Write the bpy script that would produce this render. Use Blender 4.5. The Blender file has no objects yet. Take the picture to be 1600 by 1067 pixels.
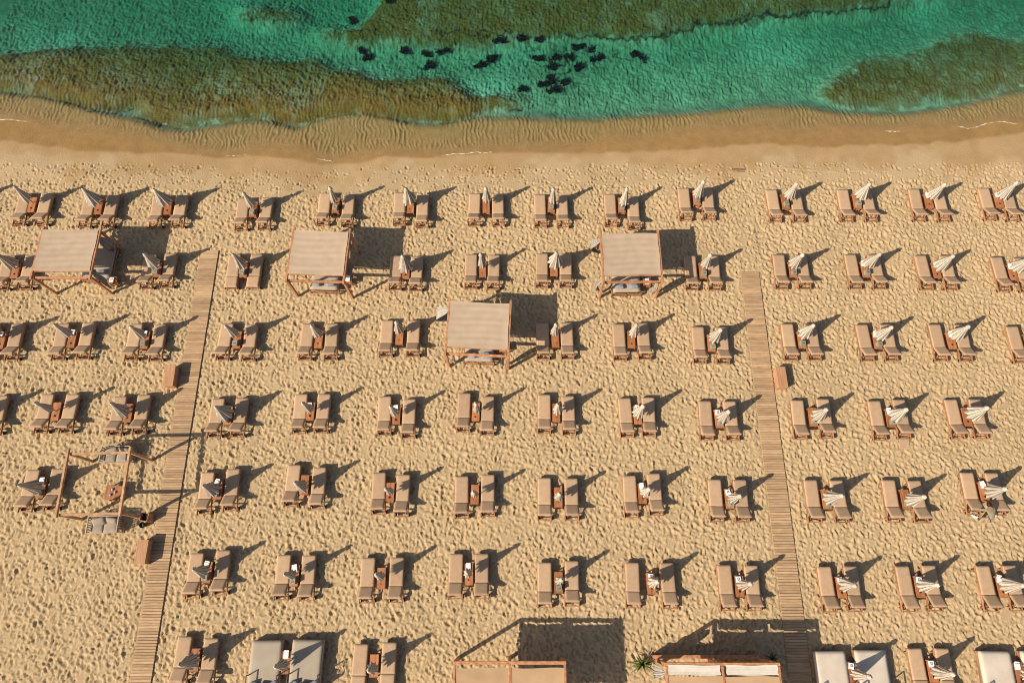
import bpy, bmesh, math, random
import numpy as np
from mathutils import Vector, Euler, Matrix

random.seed(11)
rng = np.random.default_rng(11)
S = bpy.context.scene
COL = S.collection
R = math.radians

# ------------------------------------------------------------------ camera
CAM_H, F_PX, TILT = 36.0, 1100.0, R(19.8)
cam = bpy.data.cameras.new('camera'); cam_o = bpy.data.objects.new('camera', cam); COL.objects.link(cam_o)
cam.sensor_width = 36.0; cam.lens = F_PX / 1600.0 * 36.0
cam.clip_start = 0.5; cam.clip_end = 3000
cam_o.location = (0, 0, CAM_H); cam_o.rotation_euler = (TILT, 0, 0)
S.camera = cam_o

# ------------------------------------------------------------------ sky, sun, exposure
SUN_EL, SH_AZ = R(37.0), R(29.5)            # elevation; direction the shadows fall, from +X
W = bpy.data.worlds.new('World'); S.world = W; W.use_nodes = True
nt = W.node_tree; bg = nt.nodes['Background']
sky = nt.nodes.new('ShaderNodeTexSky'); sky.sky_type = 'NISHITA'; sky.sun_disc = False
sky.sun_elevation = SUN_EL; sky.sun_rotation = R(90) - (SH_AZ + R(180)) 
sky.air_density = 1.0; sky.dust_density = 2.0; sky.ozone_density = 1.0
nt.links.new(sky.outputs[0], bg.inputs[0]); bg.inputs[1].default_value = 0.075
sun = bpy.data.lights.new('sun', 'SUN'); sun.energy = 5.0; sun.angle = R(0.5); sun.color = (1.0, 0.89, 0.73)
sun_o = bpy.data.objects.new('sun', sun); COL.objects.link(sun_o)
sd = Vector((math.cos(SH_AZ) * math.cos(SUN_EL), math.sin(SH_AZ) * math.cos(SUN_EL), -math.sin(SUN_EL)))
sun_o.rotation_euler = sd.to_track_quat('-Z', 'Y').to_euler(); sun_o.location = (-40, -30, 40)
S.view_settings.view_transform = 'Standard'; S.view_settings.look = 'None'
S.view_settings.gamma = 1.0; S.view_settings.exposure = 0.42
try: S.view_settings.use_curve_mapping = False
except Exception: pass
S.render.engine = 'CYCLES'
S.cycles.transparent_max_bounces = 16
S.cycles.volume_bounces = 0
S.cycles.filter_width = 1.0

# ------------------------------------------------------------------ surveying helper: bearing from the drone to a place on the ground
def gp(px, py, z=0.0):
    u, v = px - 800.0, py - 533.5
    den = F_PX * math.cos(TILT) + v * math.sin(TILT)
    return (u * (CAM_H - z) / den, (CAM_H - z) * (F_PX * math.sin(TILT) - v * math.cos(TILT)) / den)

# ------------------------------------------------------------------ materials
def mat(name, col, rough=0.8, var=0.12, scale=6.0, bump=0.0, bscale=60.0, objvar=0.0, stretch=None, spec=0.3, col2=None):
    m = bpy.data.materials.new(name); m.use_nodes = True
    t = m.node_tree; n = t.nodes; b = n['Principled BSDF']
    b.inputs['Roughness'].default_value = rough
    b.inputs['Specular IOR Level'].default_value = spec
    tc = n.new('ShaderNodeTexCoord'); mp = n.new('ShaderNodeMapping')
    t.links.new(tc.outputs['Object'], mp.inputs[0])
    if stretch: mp.inputs['Scale'].default_value = stretch
    oi = n.new('ShaderNodeObjectInfo')
    ad = n.new('ShaderNodeVectorMath'); ad.operation = 'ADD'
    t.links.new(mp.outputs[0], ad.inputs[0])
    ml = n.new('ShaderNodeVectorMath'); ml.operation = 'SCALE'; ml.inputs[3].default_value = 37.0
    cx = n.new('ShaderNodeCombineXYZ')
    for i in range(3): t.links.new(oi.outputs['Random'], cx.inputs[i])
    t.links.new(cx.outputs[0], ml.inputs[0]); t.links.new(ml.outputs[0], ad.inputs[1])
    ns = n.new('ShaderNodeTexNoise'); ns.inputs['Scale'].default_value = scale; ns.inputs['Detail'].default_value = 5
    t.links.new(ad.outputs[0], ns.inputs['Vector'])
    mx = n.new('ShaderNodeMix'); mx.data_type = 'RGBA'
    c2 = col2 or tuple(max(0, c * (1 - 2 * var)) for c in col)
    c1 = col if col2 else tuple(c * (1 + var) for c in col)
    mx.inputs['A'].default_value = (*c2, 1); mx.inputs['B'].default_value = (*c1, 1)
    mr = n.new('ShaderNodeMapRange'); mr.inputs[1].default_value = 0.3; mr.inputs[2].default_value = 0.7
    t.links.new(ns.outputs[0], mr.inputs[0]); t.links.new(mr.outputs[0], mx.inputs['Factor'])
    out = mx.outputs['Result']
    if objvar:
        hs = n.new('ShaderNodeHueSaturation'); mv = n.new('ShaderNodeMapRange')
        mv.inputs[3].default_value = 1 - objvar; mv.inputs[4].default_value = 1 + objvar
        t.links.new(oi.outputs['Random'], mv.inputs[0]); t.links.new(mv.outputs[0], hs.inputs['Value'])
        t.links.new(out, hs.inputs['Color']); out = hs.outputs[0]
    t.links.new(out, b.inputs['Base Color'])
    if bump:
        nb = n.new('ShaderNodeTexNoise'); nb.inputs['Scale'].default_value = bscale; nb.inputs['Detail'].default_value = 3
        t.links.new(ad.outputs[0], nb.inputs['Vector'])
        bp = n.new('ShaderNodeBump'); bp.inputs['Strength'].default_value = bump; bp.inputs['Distance'].default_value = 0.02
        t.links.new(nb.outputs[0], bp.inputs['Height']); t.links.new(bp.outputs[0], b.inputs['Normal'])
    return m

M = {}
M['cushion'] = mat('taupe_cushion_fabric', (0.43, 0.285, 0.172), 0.9, 0.05, 5, 0.15, 40, 0.09)
M['piping'] = mat('pale_piping', (0.50, 0.36, 0.27), 0.9, 0.05, 5)
M['wood'] = mat('oiled_teak', (0.34, 0.155, 0.075), 0.6, 0.22, 7, 0.1, 60, 0.15, (1, 0.15, 1))
M['table_wood'] = mat('orange_table_wood', (0.38, 0.15, 0.06), 0.55, 0.2, 8, 0.1, 60, 0.15, (1, 0.2, 1))
M['post_wood'] = mat('pine_post', (0.46, 0.21, 0.10), 0.65, 0.2, 5, 0.1, 50, 0.12, (1, 1, 0.3))
M['pale_wood'] = mat('pale_pine', (0.50, 0.28, 0.14), 0.65, 0.2, 5, 0.1, 50, 0.1)
M['plank'] = mat('weathered_plank', (0.43, 0.28, 0.155), 0.85, 0.12, 4, 0.15, 50, 0.2, (0.6, 3, 1))
M['box_wood'] = mat('smooth_box_wood', (0.47, 0.245, 0.125), 0.6, 0.12, 3, 0.08, 40, 0.06, (6, 0.5, 1))
M['canvas'] = mat('roof_canvas', (0.45, 0.335, 0.23), 0.95, 0.05, 2, 0.12, 90, 0.08)
M['canvas_tan'] = mat('tan_roof_canvas', (0.43, 0.28, 0.155), 0.95, 0.05, 2, 0.12, 90, 0.05)
M['cream'] = mat('cream_parasol_cloth', (0.48, 0.41, 0.325), 0.95, 0.08, 5, 0.1, 60, 0.1)
M['taupe'] = mat('grey_parasol_stripe', (0.20, 0.165, 0.13), 0.95, 0.12, 5)
M['white'] = mat('white_card', (0.80, 0.79, 0.76), 0.7, 0.04, 8)
M['blue'] = mat('blue_print', (0.05, 0.17, 0.30), 0.6, 0.1, 12)
M['bin'] = mat('grey_green_bin', (0.25, 0.25, 0.19), 0.6, 0.12, 10, 0, 0, 0.15)
M['black'] = mat('black_rubber', (0.02, 0.018, 0.015), 0.7, 0.2, 10)
M['pole'] = mat('parasol_pole_wood', (0.20, 0.10, 0.05), 0.5, 0.15, 8)
M['sheet'] = mat('white_sheer', (0.60, 0.53, 0.44), 0.95, 0.05, 4, 0.1, 40)
M['grey_cloth'] = mat('grey_curtain_stripe', (0.20, 0.18, 0.165), 0.95, 0.1, 4)
M['bed'] = mat('pale_blue_grey_mattress', (0.36, 0.295, 0.22), 0.9, 0.05, 2, 0.08, 30)
M['bed_w'] = mat('off_white_mattress', (0.54, 0.46, 0.37), 0.9, 0.05, 2, 0.08, 30)
M['pillow'] = mat('blue_grey_pillow', (0.26, 0.28, 0.30), 0.9, 0.1, 4, 0.1, 30, 0.15)
M['steel'] = mat('brown_steel', (0.10, 0.06, 0.05), 0.5, 0.15, 8)
M['sofa'] = mat('warm_grey_sofa_cushion', (0.30, 0.24, 0.18), 0.95, 0.08, 4, 0.15, 30, 0.1)
M['slat'] = mat('pale_slat', (0.42, 0.33, 0.23), 0.7, 0.15, 8)
M['leaf'] = mat('yucca_leaf', (0.12, 0.15, 0.03), 0.5, 0.35, 6, 0, 0, 0.35)
M['weed'] = mat('dark_seaweed', (0.016, 0.02, 0.012), 0.8, 0.5, 3)
M['skin'] = mat('skin', (0.36, 0.19, 0.12), 0.6, 0.05, 8)
M['olive'] = mat('olive_shirt', (0.25, 0.21, 0.135), 0.9, 0.1, 8)
M['khaki'] = mat('khaki_trousers', (0.33, 0.26, 0.16), 0.9, 0.1, 8)
M['hair'] = mat('dark_hair', (0.018, 0.011, 0.008), 0.6, 0.2, 20)
M['slab'] = mat('sand_coloured_slab', (0.44, 0.30, 0.18), 0.9, 0.06, 4, 0.1, 60)
M['drift'] = mat('buried_board', (0.20, 0.12, 0.075), 0.85, 0.2, 8)
M['foam'] = mat('sea_foam', (0.75, 0.68, 0.55), 0.9, 0.1, 20)
M['pot'] = mat('dark_green_pot', (0.03, 0.045, 0.035), 0.4, 0.1, 8)
M['curtain'] = mat('grey_white_curtain', (0.36, 0.32, 0.275), 0.95, 0.08, 4, 0.1, 40)
M['towel'] = mat('white_towel', (0.82, 0.80, 0.74), 0.95, 0.04, 10, 0.2, 40)
M['cup'] = mat('pale_grey_cup', (0.5, 0.52, 0.55), 0.5, 0.05, 8)
M['rope'] = mat('dark_guy_rope', (0.12, 0.09, 0.06), 0.8, 0.1, 8)

# ------------------------------------------------------------------ mesh helpers
class MB:
    def __init__(s): s.v = []; s.f = []; s.m = []
    def quad(s, pts, mi=0):
        i = len(s.v); s.v += [tuple(p) for p in pts]; s.f.append(tuple(range(i, i + len(pts)))); s.m.append(mi)
    def box(s, c, d, rot=None, mi=0):
        i = len(s.v); hx, hy, hz = d[0] / 2, d[1] / 2, d[2] / 2
        P = [Vector((x, y, z)) for z in (-hz, hz) for y in (-hy, hy) for x in (-hx, hx)]
        if rot is not None:
            q = rot.to_matrix() if isinstance(rot, Euler) else rot
            P = [q @ p for p in P]
        s.v += [tuple(p + Vector(c)) for p in P]
        for f in ((0, 2, 3, 1), (4, 5, 7, 6), (0, 1, 5, 4), (2, 6, 7, 3), (0, 4, 6, 2), (1, 3, 7, 5)):
            s.f.append(tuple(i + k for k in f)); s.m.append(mi)
    def beam(s, a, b, w, h, mi=0):
        a, b = Vector(a), Vector(b); d = b - a
        q = d.to_track_quat('Y', 'Z').to_matrix()
        s.box((a + b) / 2, (w, d.length, h), q, mi)
    def cyl(s, a, b, r0, r1=None, n=10, mi=0, caps=True):
        r1 = r0 if r1 is None else r1
        a, b = Vector(a), Vector(b); q = (b - a).to_track_quat('Z', 'Y').to_matrix(); i = len(s.v)
        for p, r in ((a, r0), (b, r1)):
            for k in range(n):
                t = 2 * math.pi * k / n; s.v.append(tuple(p + q @ Vector((r * math.cos(t), r * math.sin(t), 0))))
        for k in range(n):
            s.f.append((i + k, i + (k + 1) % n, i + n + (k + 1) % n, i + n + k)); s.m.append(mi)
        if caps:
            s.f.append(tuple(i + k for k in reversed(range(n)))); s.m.append(mi)
            s.f.append(tuple(i + n + k for k in range(n))); s.m.append(mi)
    def mesh(s, name, mats, smooth=False, bevel=0.0):
        me = bpy.data.meshes.new(name); me.from_pydata(s.v, [], s.f)
        for m in (mats if isinstance(mats, (list, tuple)) else [mats]): me.materials.append(m)
        me.polygons.foreach_set('material_index', s.m)
        if bevel:
            b = bmesh.new(); b.from_mesh(me)
            bmesh.ops.bevel(b, geom=b.edges[:], offset=bevel, segments=1, affect='EDGES', profile=0.6)
            b.to_mesh(me); b.free()
        if smooth: me.polygons.foreach_set('use_smooth', [True] * len(me.polygons))
        me.update(); return me

def boxmesh(name, d, m, bevel=0.0, c=(0, 0, 0), rot=None):
    b = MB(); b.box(c, d, rot); return b.mesh(name, m, False, bevel)
def beammesh(name, a, c, w, h, m, bevel=0.0):
    b = MB(); b.beam(a, c, w, h); return b.mesh(name, m, False, bevel)

def cushion_mesh(name, sx, sy, sz, m, bulge=0.02, n=(6, 10), edge=0.03, seed=0):
    """soft padded slab: rounded edges, slightly domed top; origin at its bottom centre"""
    b = bmesh.new(); r = random.Random(seed)
    nx, ny = n
    def ring(u): return 1 - abs(2 * u - 1) ** 6
    vt, vb = {}, {}
    for j in range(ny + 1):
        for i in range(nx + 1):
            u, v = i / nx, j / ny
            x, y = (u - .5) * sx, (v - .5) * sy
            e = min(1.0, min(u * sx, (1 - u) * sx, v * sy, (1 - v) * sy) / edge)
            z = sz - edge * 0.55 * (1 - math.sqrt(max(0, 1 - (1 - e) ** 2))) + bulge * ring(u) * ring(v) * 0.6 + r.uniform(-.0012, .0012)
            vt[i, j] = b.verts.new((x, y, z)); vb[i, j] = b.verts.new((x, y, 0)) if i in (0, nx) or j in (0, ny) else None
    for j in range(ny):
        for i in range(nx):
            b.faces.new((vt[i, j], vt[i + 1, j], vt[i + 1, j + 1], vt[i, j + 1]))
    per = [(i, 0) for i in range(nx)] + [(nx, j) for j in range(ny)] + [(i, ny) for i in range(nx, 0, -1)] + [(0, j) for j in range(ny, 0, -1)]
    for a, c in zip(per, per[1:] + per[:1]):
        b.faces.new((vb[a], vb[c], vt[c], vt[a]))
    b.faces.new([vb[p] for p in reversed(per)])
    me = bpy.data.meshes.new(name); b.to_mesh(me); b.free(); me.materials.append(m)
    me.polygons.foreach_set('use_smooth', [True] * len(me.polygons)); me.update(); return me

def pillow_mesh(name, sx, sy, sz, m, seed=0, n=8):
    b = bmesh.new(); r = random.Random(seed); top, bot = {}, {}
    for j in range(n + 1):
        for i in range(n + 1):
            u, v = 2 * i / n - 1, 2 * j / n - 1
            h = max(0, (1 - u ** 4) * (1 - v ** 4)) ** .6
            k = 1 - .10 * (u * u) * (v * v) + .0
            x, y = u * sx / 2 * (1 - .06 * (1 - v * v)) * k, v * sy / 2 * (1 - .06 * (1 - u * u)) * k
            top[i, j] = b.verts.new((x, y, sz / 2 + h * sz / 2 + r.uniform(-.008, .008) * h))
            edge = i in (0, n) or j in (0, n)
            bot[i, j] = top[i, j] if edge else b.verts.new((x, y, sz / 2 - h * sz / 2))
    for j in range(n):
        for i in range(n):
            b.faces.new((top[i, j], top[i + 1, j], top[i + 1, j + 1], top[i, j + 1]))
            q = [bot[i, j], bot[i, j + 1], bot[i + 1, j + 1], bot[i + 1, j]]
            try: b.faces.new(q)
            except ValueError: pass
    me = bpy.data.meshes.new(name); b.to_mesh(me); b.free(); me.materials.append(m)
    me.polygons.foreach_set('use_smooth', [True] * len(me.polygons)); me.update(); return me

# ------------------------------------------------------------------ object helpers
def tag(o, label, cat, group=None, kind=None):
    if label: o['label'] = label
    if cat: o['category'] = cat
    if group: o['group'] = group
    if kind: o['kind'] = kind
    return o
def thing(name, label, cat, loc, rotz=0.0, group=None, tilt=None):
    o = bpy.data.objects.new(name, None); COL.objects.link(o); o.empty_display_size = 0.2
    o.location = loc; o.rotation_euler = (tilt[0], tilt[1], rotz) if tilt else (0, 0, rotz)
    return tag(o, label, cat, group)
def part(name, me, parent, loc=(0, 0, 0), rot=(0, 0, 0), label=None):
    o = bpy.data.objects.new(name, me); COL.objects.link(o); o.parent = parent
    o.location = loc; o.rotation_euler = rot
    if label: o['label'] = label
    return o
def single(name, me, label, cat, loc=(0, 0, 0), rotz=0.0, group=None, kind=None):
    o = bpy.data.objects.new(name, me); COL.objects.link(o); o.location = loc; o.rotation_euler = (0, 0, rotz)
    return tag(o, label, cat, group, kind)

# ================================================================== THE SETTING
WATER_Z = -0.36
def line_world(pts, z):
    w = [gp(x, y, z) for x, y in pts]; w.sort()
    return np.array([p[0] for p in w]), np.array([p[1] for p in w])
shore = [(-60, 180), (0, 186), (40, 188), (70, 196), (100, 206), (150, 205), (180, 213), (215, 217), (260, 228), (300, 235), (340, 243), (380, 241),
         (402, 237), (430, 234), (463, 232), (500, 248), (528, 252), (560, 246), (602, 238), (640, 243), (700, 241), (754, 239), (800, 235),
         (870, 232), (930, 229), (952, 222), (1010, 220), (1060, 211), (1104, 204), (1150, 206), (1200, 204), (1263, 210), (1301, 201), (1377, 206),
         (1453, 200), (1504, 197), (1518, 202), (1554, 191), (1600, 193), (1660, 184)]
step = [(-60, 140), (0, 147), (60, 152), (110, 164), (160, 178), (210, 188), (250, 204), (290, 205), (330, 198), (400, 188), (432, 193), (460, 204), (490, 190),
        (530, 180), (565, 178), (610, 186), (650, 196), (690, 197), (730, 187), (790, 184), (860, 187), (940, 188), (1000, 183), (1100, 178),
        (1200, 167), (1260, 168), (1320, 178), (1420, 180), (1500, 168), (1560, 152), (1600, 145), (1660, 136)]
wetl = [(-60, 215), (0, 221), (40, 226), (90, 231), (140, 240), (170, 237), (210, 240), (260, 238), (330, 246), (400, 243), (440, 246), (500, 256), (560, 255), (600, 244),
        (650, 246), (720, 242), (800, 238), (870, 238), (930, 239), (960, 237), (1050, 236), (1100, 232), (1200, 226), (1270, 230), (1305, 233), (1325, 226), (1350, 231),
        (1375, 225), (1400, 231), (1425, 226), (1445, 230), (1465, 221), (1500, 224), (1520, 218), (1560, 215), (1600, 207), (1660, 200)]
fpl = [(-60, 236), (0, 240), (60, 240), (130, 250), (300, 256), (440, 268), (520, 266), (560, 262), (640, 254), (740, 258), (830, 250), (900, 246), (1000, 248), (1100, 244), (1200, 242),
       (1340, 246), (1420, 240), (1500, 245), (1520, 242), (1570, 230), (1600, 226), (1660, 220)]
shX, shY = line_world(shore, WATER_Z); stX, stY = line_world(step, WATER_Z); weX, weY = line_world(wetl, -.2); fpX, fpY = line_world(fpl, -.1)

def axis(a, b, d, lo, hi, nl, nh):
    core = np.arange(a, b + d / 2, d)
    def far(s, e, n): return s + (e - s) * (np.linspace(0, 1, n + 1)[1:] ** 2.6)
    return np.concatenate([far(a, lo, nl)[::-1], core, far(b, hi, nh)])
DX = 0.05
gx = axis(-34.6, 34.6, DX, -420, 420, 16, 16)
gy1 = axis(-6.2, 24.4, 0.05, -260, 24.4, 16, 0)
gy2 = np.arange(24.46, 39.6, 0.065)
gy = np.concatenate([gy1, gy2, gy2[-1] + (620 - gy2[-1]) * (np.linspace(0, 1, 21)[1:] ** 2.6)])
nxg, nyg = len(gx), len(gy)

def vnoise(X, Y, scale, seed):
    """smooth value noise at arbitrary points, range about -1..1"""
    r = np.random.default_rng(seed); T = r.uniform(-1, 1, (256, 256))
    x, y = X / scale + 1000.3, Y / scale + 1000.7
    xi, yi = np.floor(x).astype(int), np.floor(y).astype(int); fx, fy = x - xi, y - yi
    fx, fy = fx * fx * fx * (fx * (fx * 6 - 15) + 10), fy * fy * fy * (fy * (fy * 6 - 15) + 10)
    a, b_, c, d = T[xi % 256, yi % 256], T[(xi + 1) % 256, yi % 256], T[xi % 256, (yi + 1) % 256], T[(xi + 1) % 256, (yi + 1) % 256]
    return (a * (1 - fx) + b_ * fx) * (1 - fy) + (c * (1 - fx) + d * fx) * fy
def sstep(a, b, x):
    t = np.clip((x - a) / (b - a), 0, 1); return t * t * (3 - 2 * t)

GX, GY = np.meshgrid(gx, gy)           # rows = y
Ysh, Yst, Ywe, Yfp = (np.interp(GX, a, b) for a, b in ((shX, shY), (stX, stY), (weX, weY), (fpX, fpY)))
_w = np.hanning(25); _w /= _w.sum()
def smooth_x(A): c = np.convolve(np.pad(A[0], 12, mode='edge'), _w, mode='valid'); return np.broadcast_to(c, A.shape)
Ysh, Yst, Ywe, Yfp = (smooth_x(A) for A in (Ysh, Yst, Ywe, Yfp))
wob = 0.10 * vnoise(GX, GY, 0.8, 3) + 0.05 * vnoise(GX, GY, 0.3, 4)
inside = (np.abs(GX) < 34.6) & (GY > -6.2) & (GY < 39.6)

# --- footprints: thousands of pressed and overlapping prints in the dry sand
i0, i1 = np.searchsorted(gx, -34.6), np.searchsorted(gx, 34.55) + 1
j0, j1 = np.searchsorted(gy, -6.2), np.searchsorted(gy, 24.35) + 1
foot = np.zeros((j1 - j0, i1 - i0)); cx0, cy0 = gx[i0], gy[j0]
def stamp(x, y, a, b, ang, dep, rim, keep):
    rad = max(a, b) * 1.7
    ia, ib = max(0, int((x - rad - cx0) / DX)), min(foot.shape[1], int((x + rad - cx0) / DX) + 2)
    ja, jb = max(0, int((y - rad - cy0) / DX)), min(foot.shape[0], int((y + rad - cy0) / DX) + 2)
    if ib - ia < 3 or jb - ja < 3: return
    px = cx0 + DX * np.arange(ia, ib)[None, :] - x; py = cy0 + DX * np.arange(ja, jb)[:, None] - y
    ca, sa = math.cos(ang), math.sin(ang)
    u = (px * ca + py * sa) / a; v = (-px * sa + py * ca) / b
    q = u * u + v * v; r = np.sqrt(q)
    w = np.clip(1.35 - r, 0, 1) ; w = np.minimum(1, w * 1.6) * keep
    shp = -dep * np.clip(1 - q * r, 0, 1) * (1 + .35 * u) + rim * np.exp(-((r - 1.2) / .28) ** 2)
    P = foot[ja:jb, ia:ib]; foot[ja:jb, ia:ib] = P * (1 - w) + shp
NF = 60000
fx_ = rng.uniform(-34.5, 34.5, NF); fy_ = rng.uniform(-6.1, 24.3, NF)
lim = np.interp(fx_, fpX, fpY)
dens = vnoise(fx_, fy_, 2.2, 21)
for k in range(NF):
    d = lim[k] - fy_[k]
    if d < 0: continue
    if d < 1.9 and rng.random() > 0.24 + 0.40 * (d / 1.9) + .35 * dens[k]: continue     # fewer prints on the damp strip
    a = rng.uniform(.085, .21); b = a * rng.uniform(.30, .68)
    if d < 1.9: a *= .8; b *= .85
    stamp(fx_[k], fy_[k], a, b, rng.uniform(0, math.pi) if rng.random() < .5 else rng.normal(1.9, .5), rng.uniform(.024, .064), rng.uniform(.008, .03), .62)
# drag tracks of trolleys and sunbeds
def furrow(pts, wdt=.05, dep=.03):
    for (x0, y0), (x1, y1) in zip(pts, pts[1:]):
        n = max(2, int(math.hypot(x1 - x0, y1 - y0) / .07))
        for t in np.linspace(0, 1, n):
            stamp(x0 + (x1 - x0) * t, y0 + (y1 - y0) * t, wdt * 1.3, wdt, 0, dep, dep * .35, .9)
for pl in ([(509, 478), (512, 505)], [(531, 470), (533, 500)], [(1487, 740), (1489, 790), (1480, 815)], [(1550, 815), (1562, 840), (1580, 875)],
           [(1585, 825), (1600, 850), (1612, 880)], [(1200, 262), (1290, 270), (1360, 268)], [(182, 935), (160, 985)], [(1480, 815), (1550, 850)]):
    furrow([gp(*p) for p in pl])
# beneath the boardwalks the sand lies flat and low
BW_L, BW_R = -17.2, 13.37
sx = gx[None, i0:i1]; sy = gy[j0:j1, None]
for bx, ytop in ((BW_L, 18.45), (BW_R, 17.1)):
    mk = sstep(.62, .5, np.abs(sx - bx)) * sstep(ytop + .15, ytop, sy)
    foot = foot * (1 - mk) - .02 * mk
hz = np.zeros_like(GX)
dry = 0.035 * vnoise(GX, GY, 2.6, 5) + 0.02 * vnoise(GX, GY, .9, 6)
dry *= (np.abs(GX - BW_L) > 1.0) * 0.999 if False else 1.0
for bx in (BW_L, BW_R):
    dry = dry * (1 - sstep(.9, .55, np.abs(GX - bx)))
hz += dry * sstep(0, 1.5, Yfp - GY)
tmp = np.zeros_like(GX); tmp[j0:j1, i0:i1] = foot; hz += tmp
# --- slope to the waterline and the sea bed
db = GY - (Ysh - 3.2)
hz += WATER_Z * np.clip(db / 3.2, 0, 1) ** 1.15 * (GY <= Ysh)
dsea = GY - Ysh
wid = np.maximum(Yst - Ysh, .5)
shal = np.clip(dsea / wid, 0, 1); ds2 = GY - Yst
dpos = np.maximum(dsea, 0)
depth = .18 * (1 - np.exp(-dpos * .72))
depth = depth + sstep(-.25, 1.5, ds2 + .6 * wob) * .66 + np.clip(ds2, 0, 9) * .085 + np.clip(ds2 - 9, 0, 200) * .03
def ripple(lam, wx, seed):
    ph = (GX + .35 * GY * wx + .22 * vnoise(GX, GY, .7, seed) + .10 * vnoise(GX, GY, .28, seed + 1)) / lam
    return 1 - np.abs(np.sin(math.pi * ph)) * 2
rip = ripple(.27, .25, 31); rip2 = ripple(.34, -.2, 41)
cell = 1 - 2.4 * np.abs(vnoise(GX, GY + .3 * GX, .30, 51)) + .6 * (1 - 2.4 * np.abs(vnoise(GX, GY, .17, 52)))
fine = 1 - 2.4 * np.abs(vnoise(GX * 1.4, GY, .16, 53))
modr = np.clip(.65 + .6 * vnoise(GX, GY, 1.1, 55), .15, 1.2)
seaw = sstep(.15, .8, dsea) * inside
amp = seaw * (1 - .45 * sstep(1.5, 4.5, ds2))
bedr = (amp * modr * (.026 * rip + .012 * rip2) + seaw * sstep(.3, 2.5, ds2) * (.036 * cell + .034 * fine)) * np.clip(depth / .07, 0, 1)

# --- reef shelves with brown algae
def pip(poly, X, Y):
    ins = np.zeros(X.shape, bool); n = len(poly)
    for k in range(n):
        (xa, ya), (xb, yb) = poly[k], poly[(k + 1) % n]
        if ya == yb: continue
        c = ((ya > Y) != (yb > Y)) & (X < (xb - xa) * (Y - ya) / (yb - ya) + xa); ins ^= c
    return ins
def blur(A, r, n=2):
    for _ in range(n):
        for ax in (0, 1):
            pad = [(0, 0), (0, 0)]; pad[ax] = (r + 1, r)
            c = np.cumsum(np.pad(A, pad, mode='edge'), axis=ax)
            A = (c[2 * r + 1:] - c[:-2 * r - 1]) / (2 * r + 1) if ax == 0 else (c[:, 2 * r + 1:] - c[:, :-2 * r - 1]) / (2 * r + 1)
    return A
z1 = [(-90, 85), (0, 78), (70, 71), (140, 67), (250, 60), (330, 65), (400, 83), (495, 82), (500, 95), (540, 98), (580, 117), (620, 117), (650, 113), (700, 113),
      (720, 138), (760, 142), (830, 151), (841, 158), (835, 163), (780, 168), (752, 178), (700, 191), (660, 195), (620, 189), (560, 181), (520, 183), (485, 192), (460, 204),
      (430, 192), (400, 188), (330, 192), (285, 200), (235, 190), (211, 182), (209, 167), (180, 173), (150, 176), (100, 163), (50, 150), (0, 144), (-90, 140)]
z2 = [(470, 42), (560, 38), (640, -60), (1650, -60), (1400, 2), (1290, 18), (1200, 24), (1090, 34), (1085, 43), (1050, 50), (1000, 60), (952, 62), (932, 52),
      (880, 55), (800, 60), (740, 68), (690, 74), (620, 66), (530, 62)]
z3 = [(363, 8), (400, 2), (440, 5), (470, 18), (460, 30), (420, 32), (372, 30)]
z4 = [(1284, 92), (1340, 86), (1440, 71), (1490, 50), (1520, 40), (1550, 47), (1572, 62), (1620, 52), (1700, 50), (1700, 146), (1600, 148), (1560, 154), (1500, 163), (1420, 172),
      (1340, 174), (1292, 160), (1279, 145), (1284, 132), (1305, 118), (1345, 108), (1330, 98)]
z5 = [(800, 80), (850, 60), (930, 64), (960, 80), (920, 110), (900, 150), (845, 160), (800, 140)]
jw = np.searchsorted(gy, 22.0)
wx_ = GX[jw:] + .32 * vnoise(GX[jw:], GY[jw:], .8, 61) + .20 * vnoise(GX[jw:], GY[jw:], .3, 62) + .07 * vnoise(GX[jw:], GY[jw:], .13, 66)
wy_ = GY[jw:] + .30 * vnoise(GX[jw:], GY[jw:], .8, 63) + .18 * vnoise(GX[jw:], GY[jw:], .3, 64) + .07 * vnoise(GX[jw:], GY[jw:], .13, 67)
reef = np.zeros_like(wx_); thin = np.zeros_like(wx_); rdep = np.full_like(wx_, .6)
for zp_, z, k, d0, d1 in ((z1, -.75, 1., .10, .12), (z2, -1.1, .9, .62, .02), (z3, -1.2, .8, .8, .02), (z4, -.95, .75, .36, .10)):
    ins = pip([gp(x, y, z) for x, y in zp_], wx_, wy_); reef = np.maximum(reef, k * ins)
    rdep = np.where(ins, d0 + d1 * np.maximum(ds2[jw:], 0), rdep)
rdep = blur(rdep, 10, 2)
thin = pip([gp(x, y, -1.1) for x, y in z5], wx_, wy_) * .4
reef_h = blur((reef > 0).astype(float), 9, 2); rn = vnoise(GX[jw:], GY[jw:], .45, 74) + .7 * vnoise(GX[jw:], GY[jw:], .2, 75); rb = blur(reef.astype(float), 10, 2)
reef_c = np.clip(sstep(.2, .62, rb + .20 * rn * (rb > .02)) + blur(thin, 14, 2), 0, 1) * (.45 + .55 * np.clip(rb * 1.3, 0, 1))
patch = .5 + .5 * vnoise(GX[jw:], GY[jw:], 1.7, 71); patch2 = vnoise(GX[jw:], GY[jw:], .5, 72)
reef_c = np.clip(reef_c * (.82 + .28 * patch + .18 * patch2), 0, 1) * sstep(-.05, .25, ds2[jw:])
depth[jw:] = depth[jw:] * (1 - reef_h) + np.minimum(rdep + .0 * depth[jw:], depth[jw:]) * reef_h
bedr[jw:] += reef_h * seaw[jw:] * (.03 * vnoise(GX[jw:], GY[jw:], .35, 73))
sea_z = WATER_Z - depth + bedr
hz = np.where(dsea > 0, sea_z, hz)
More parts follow.
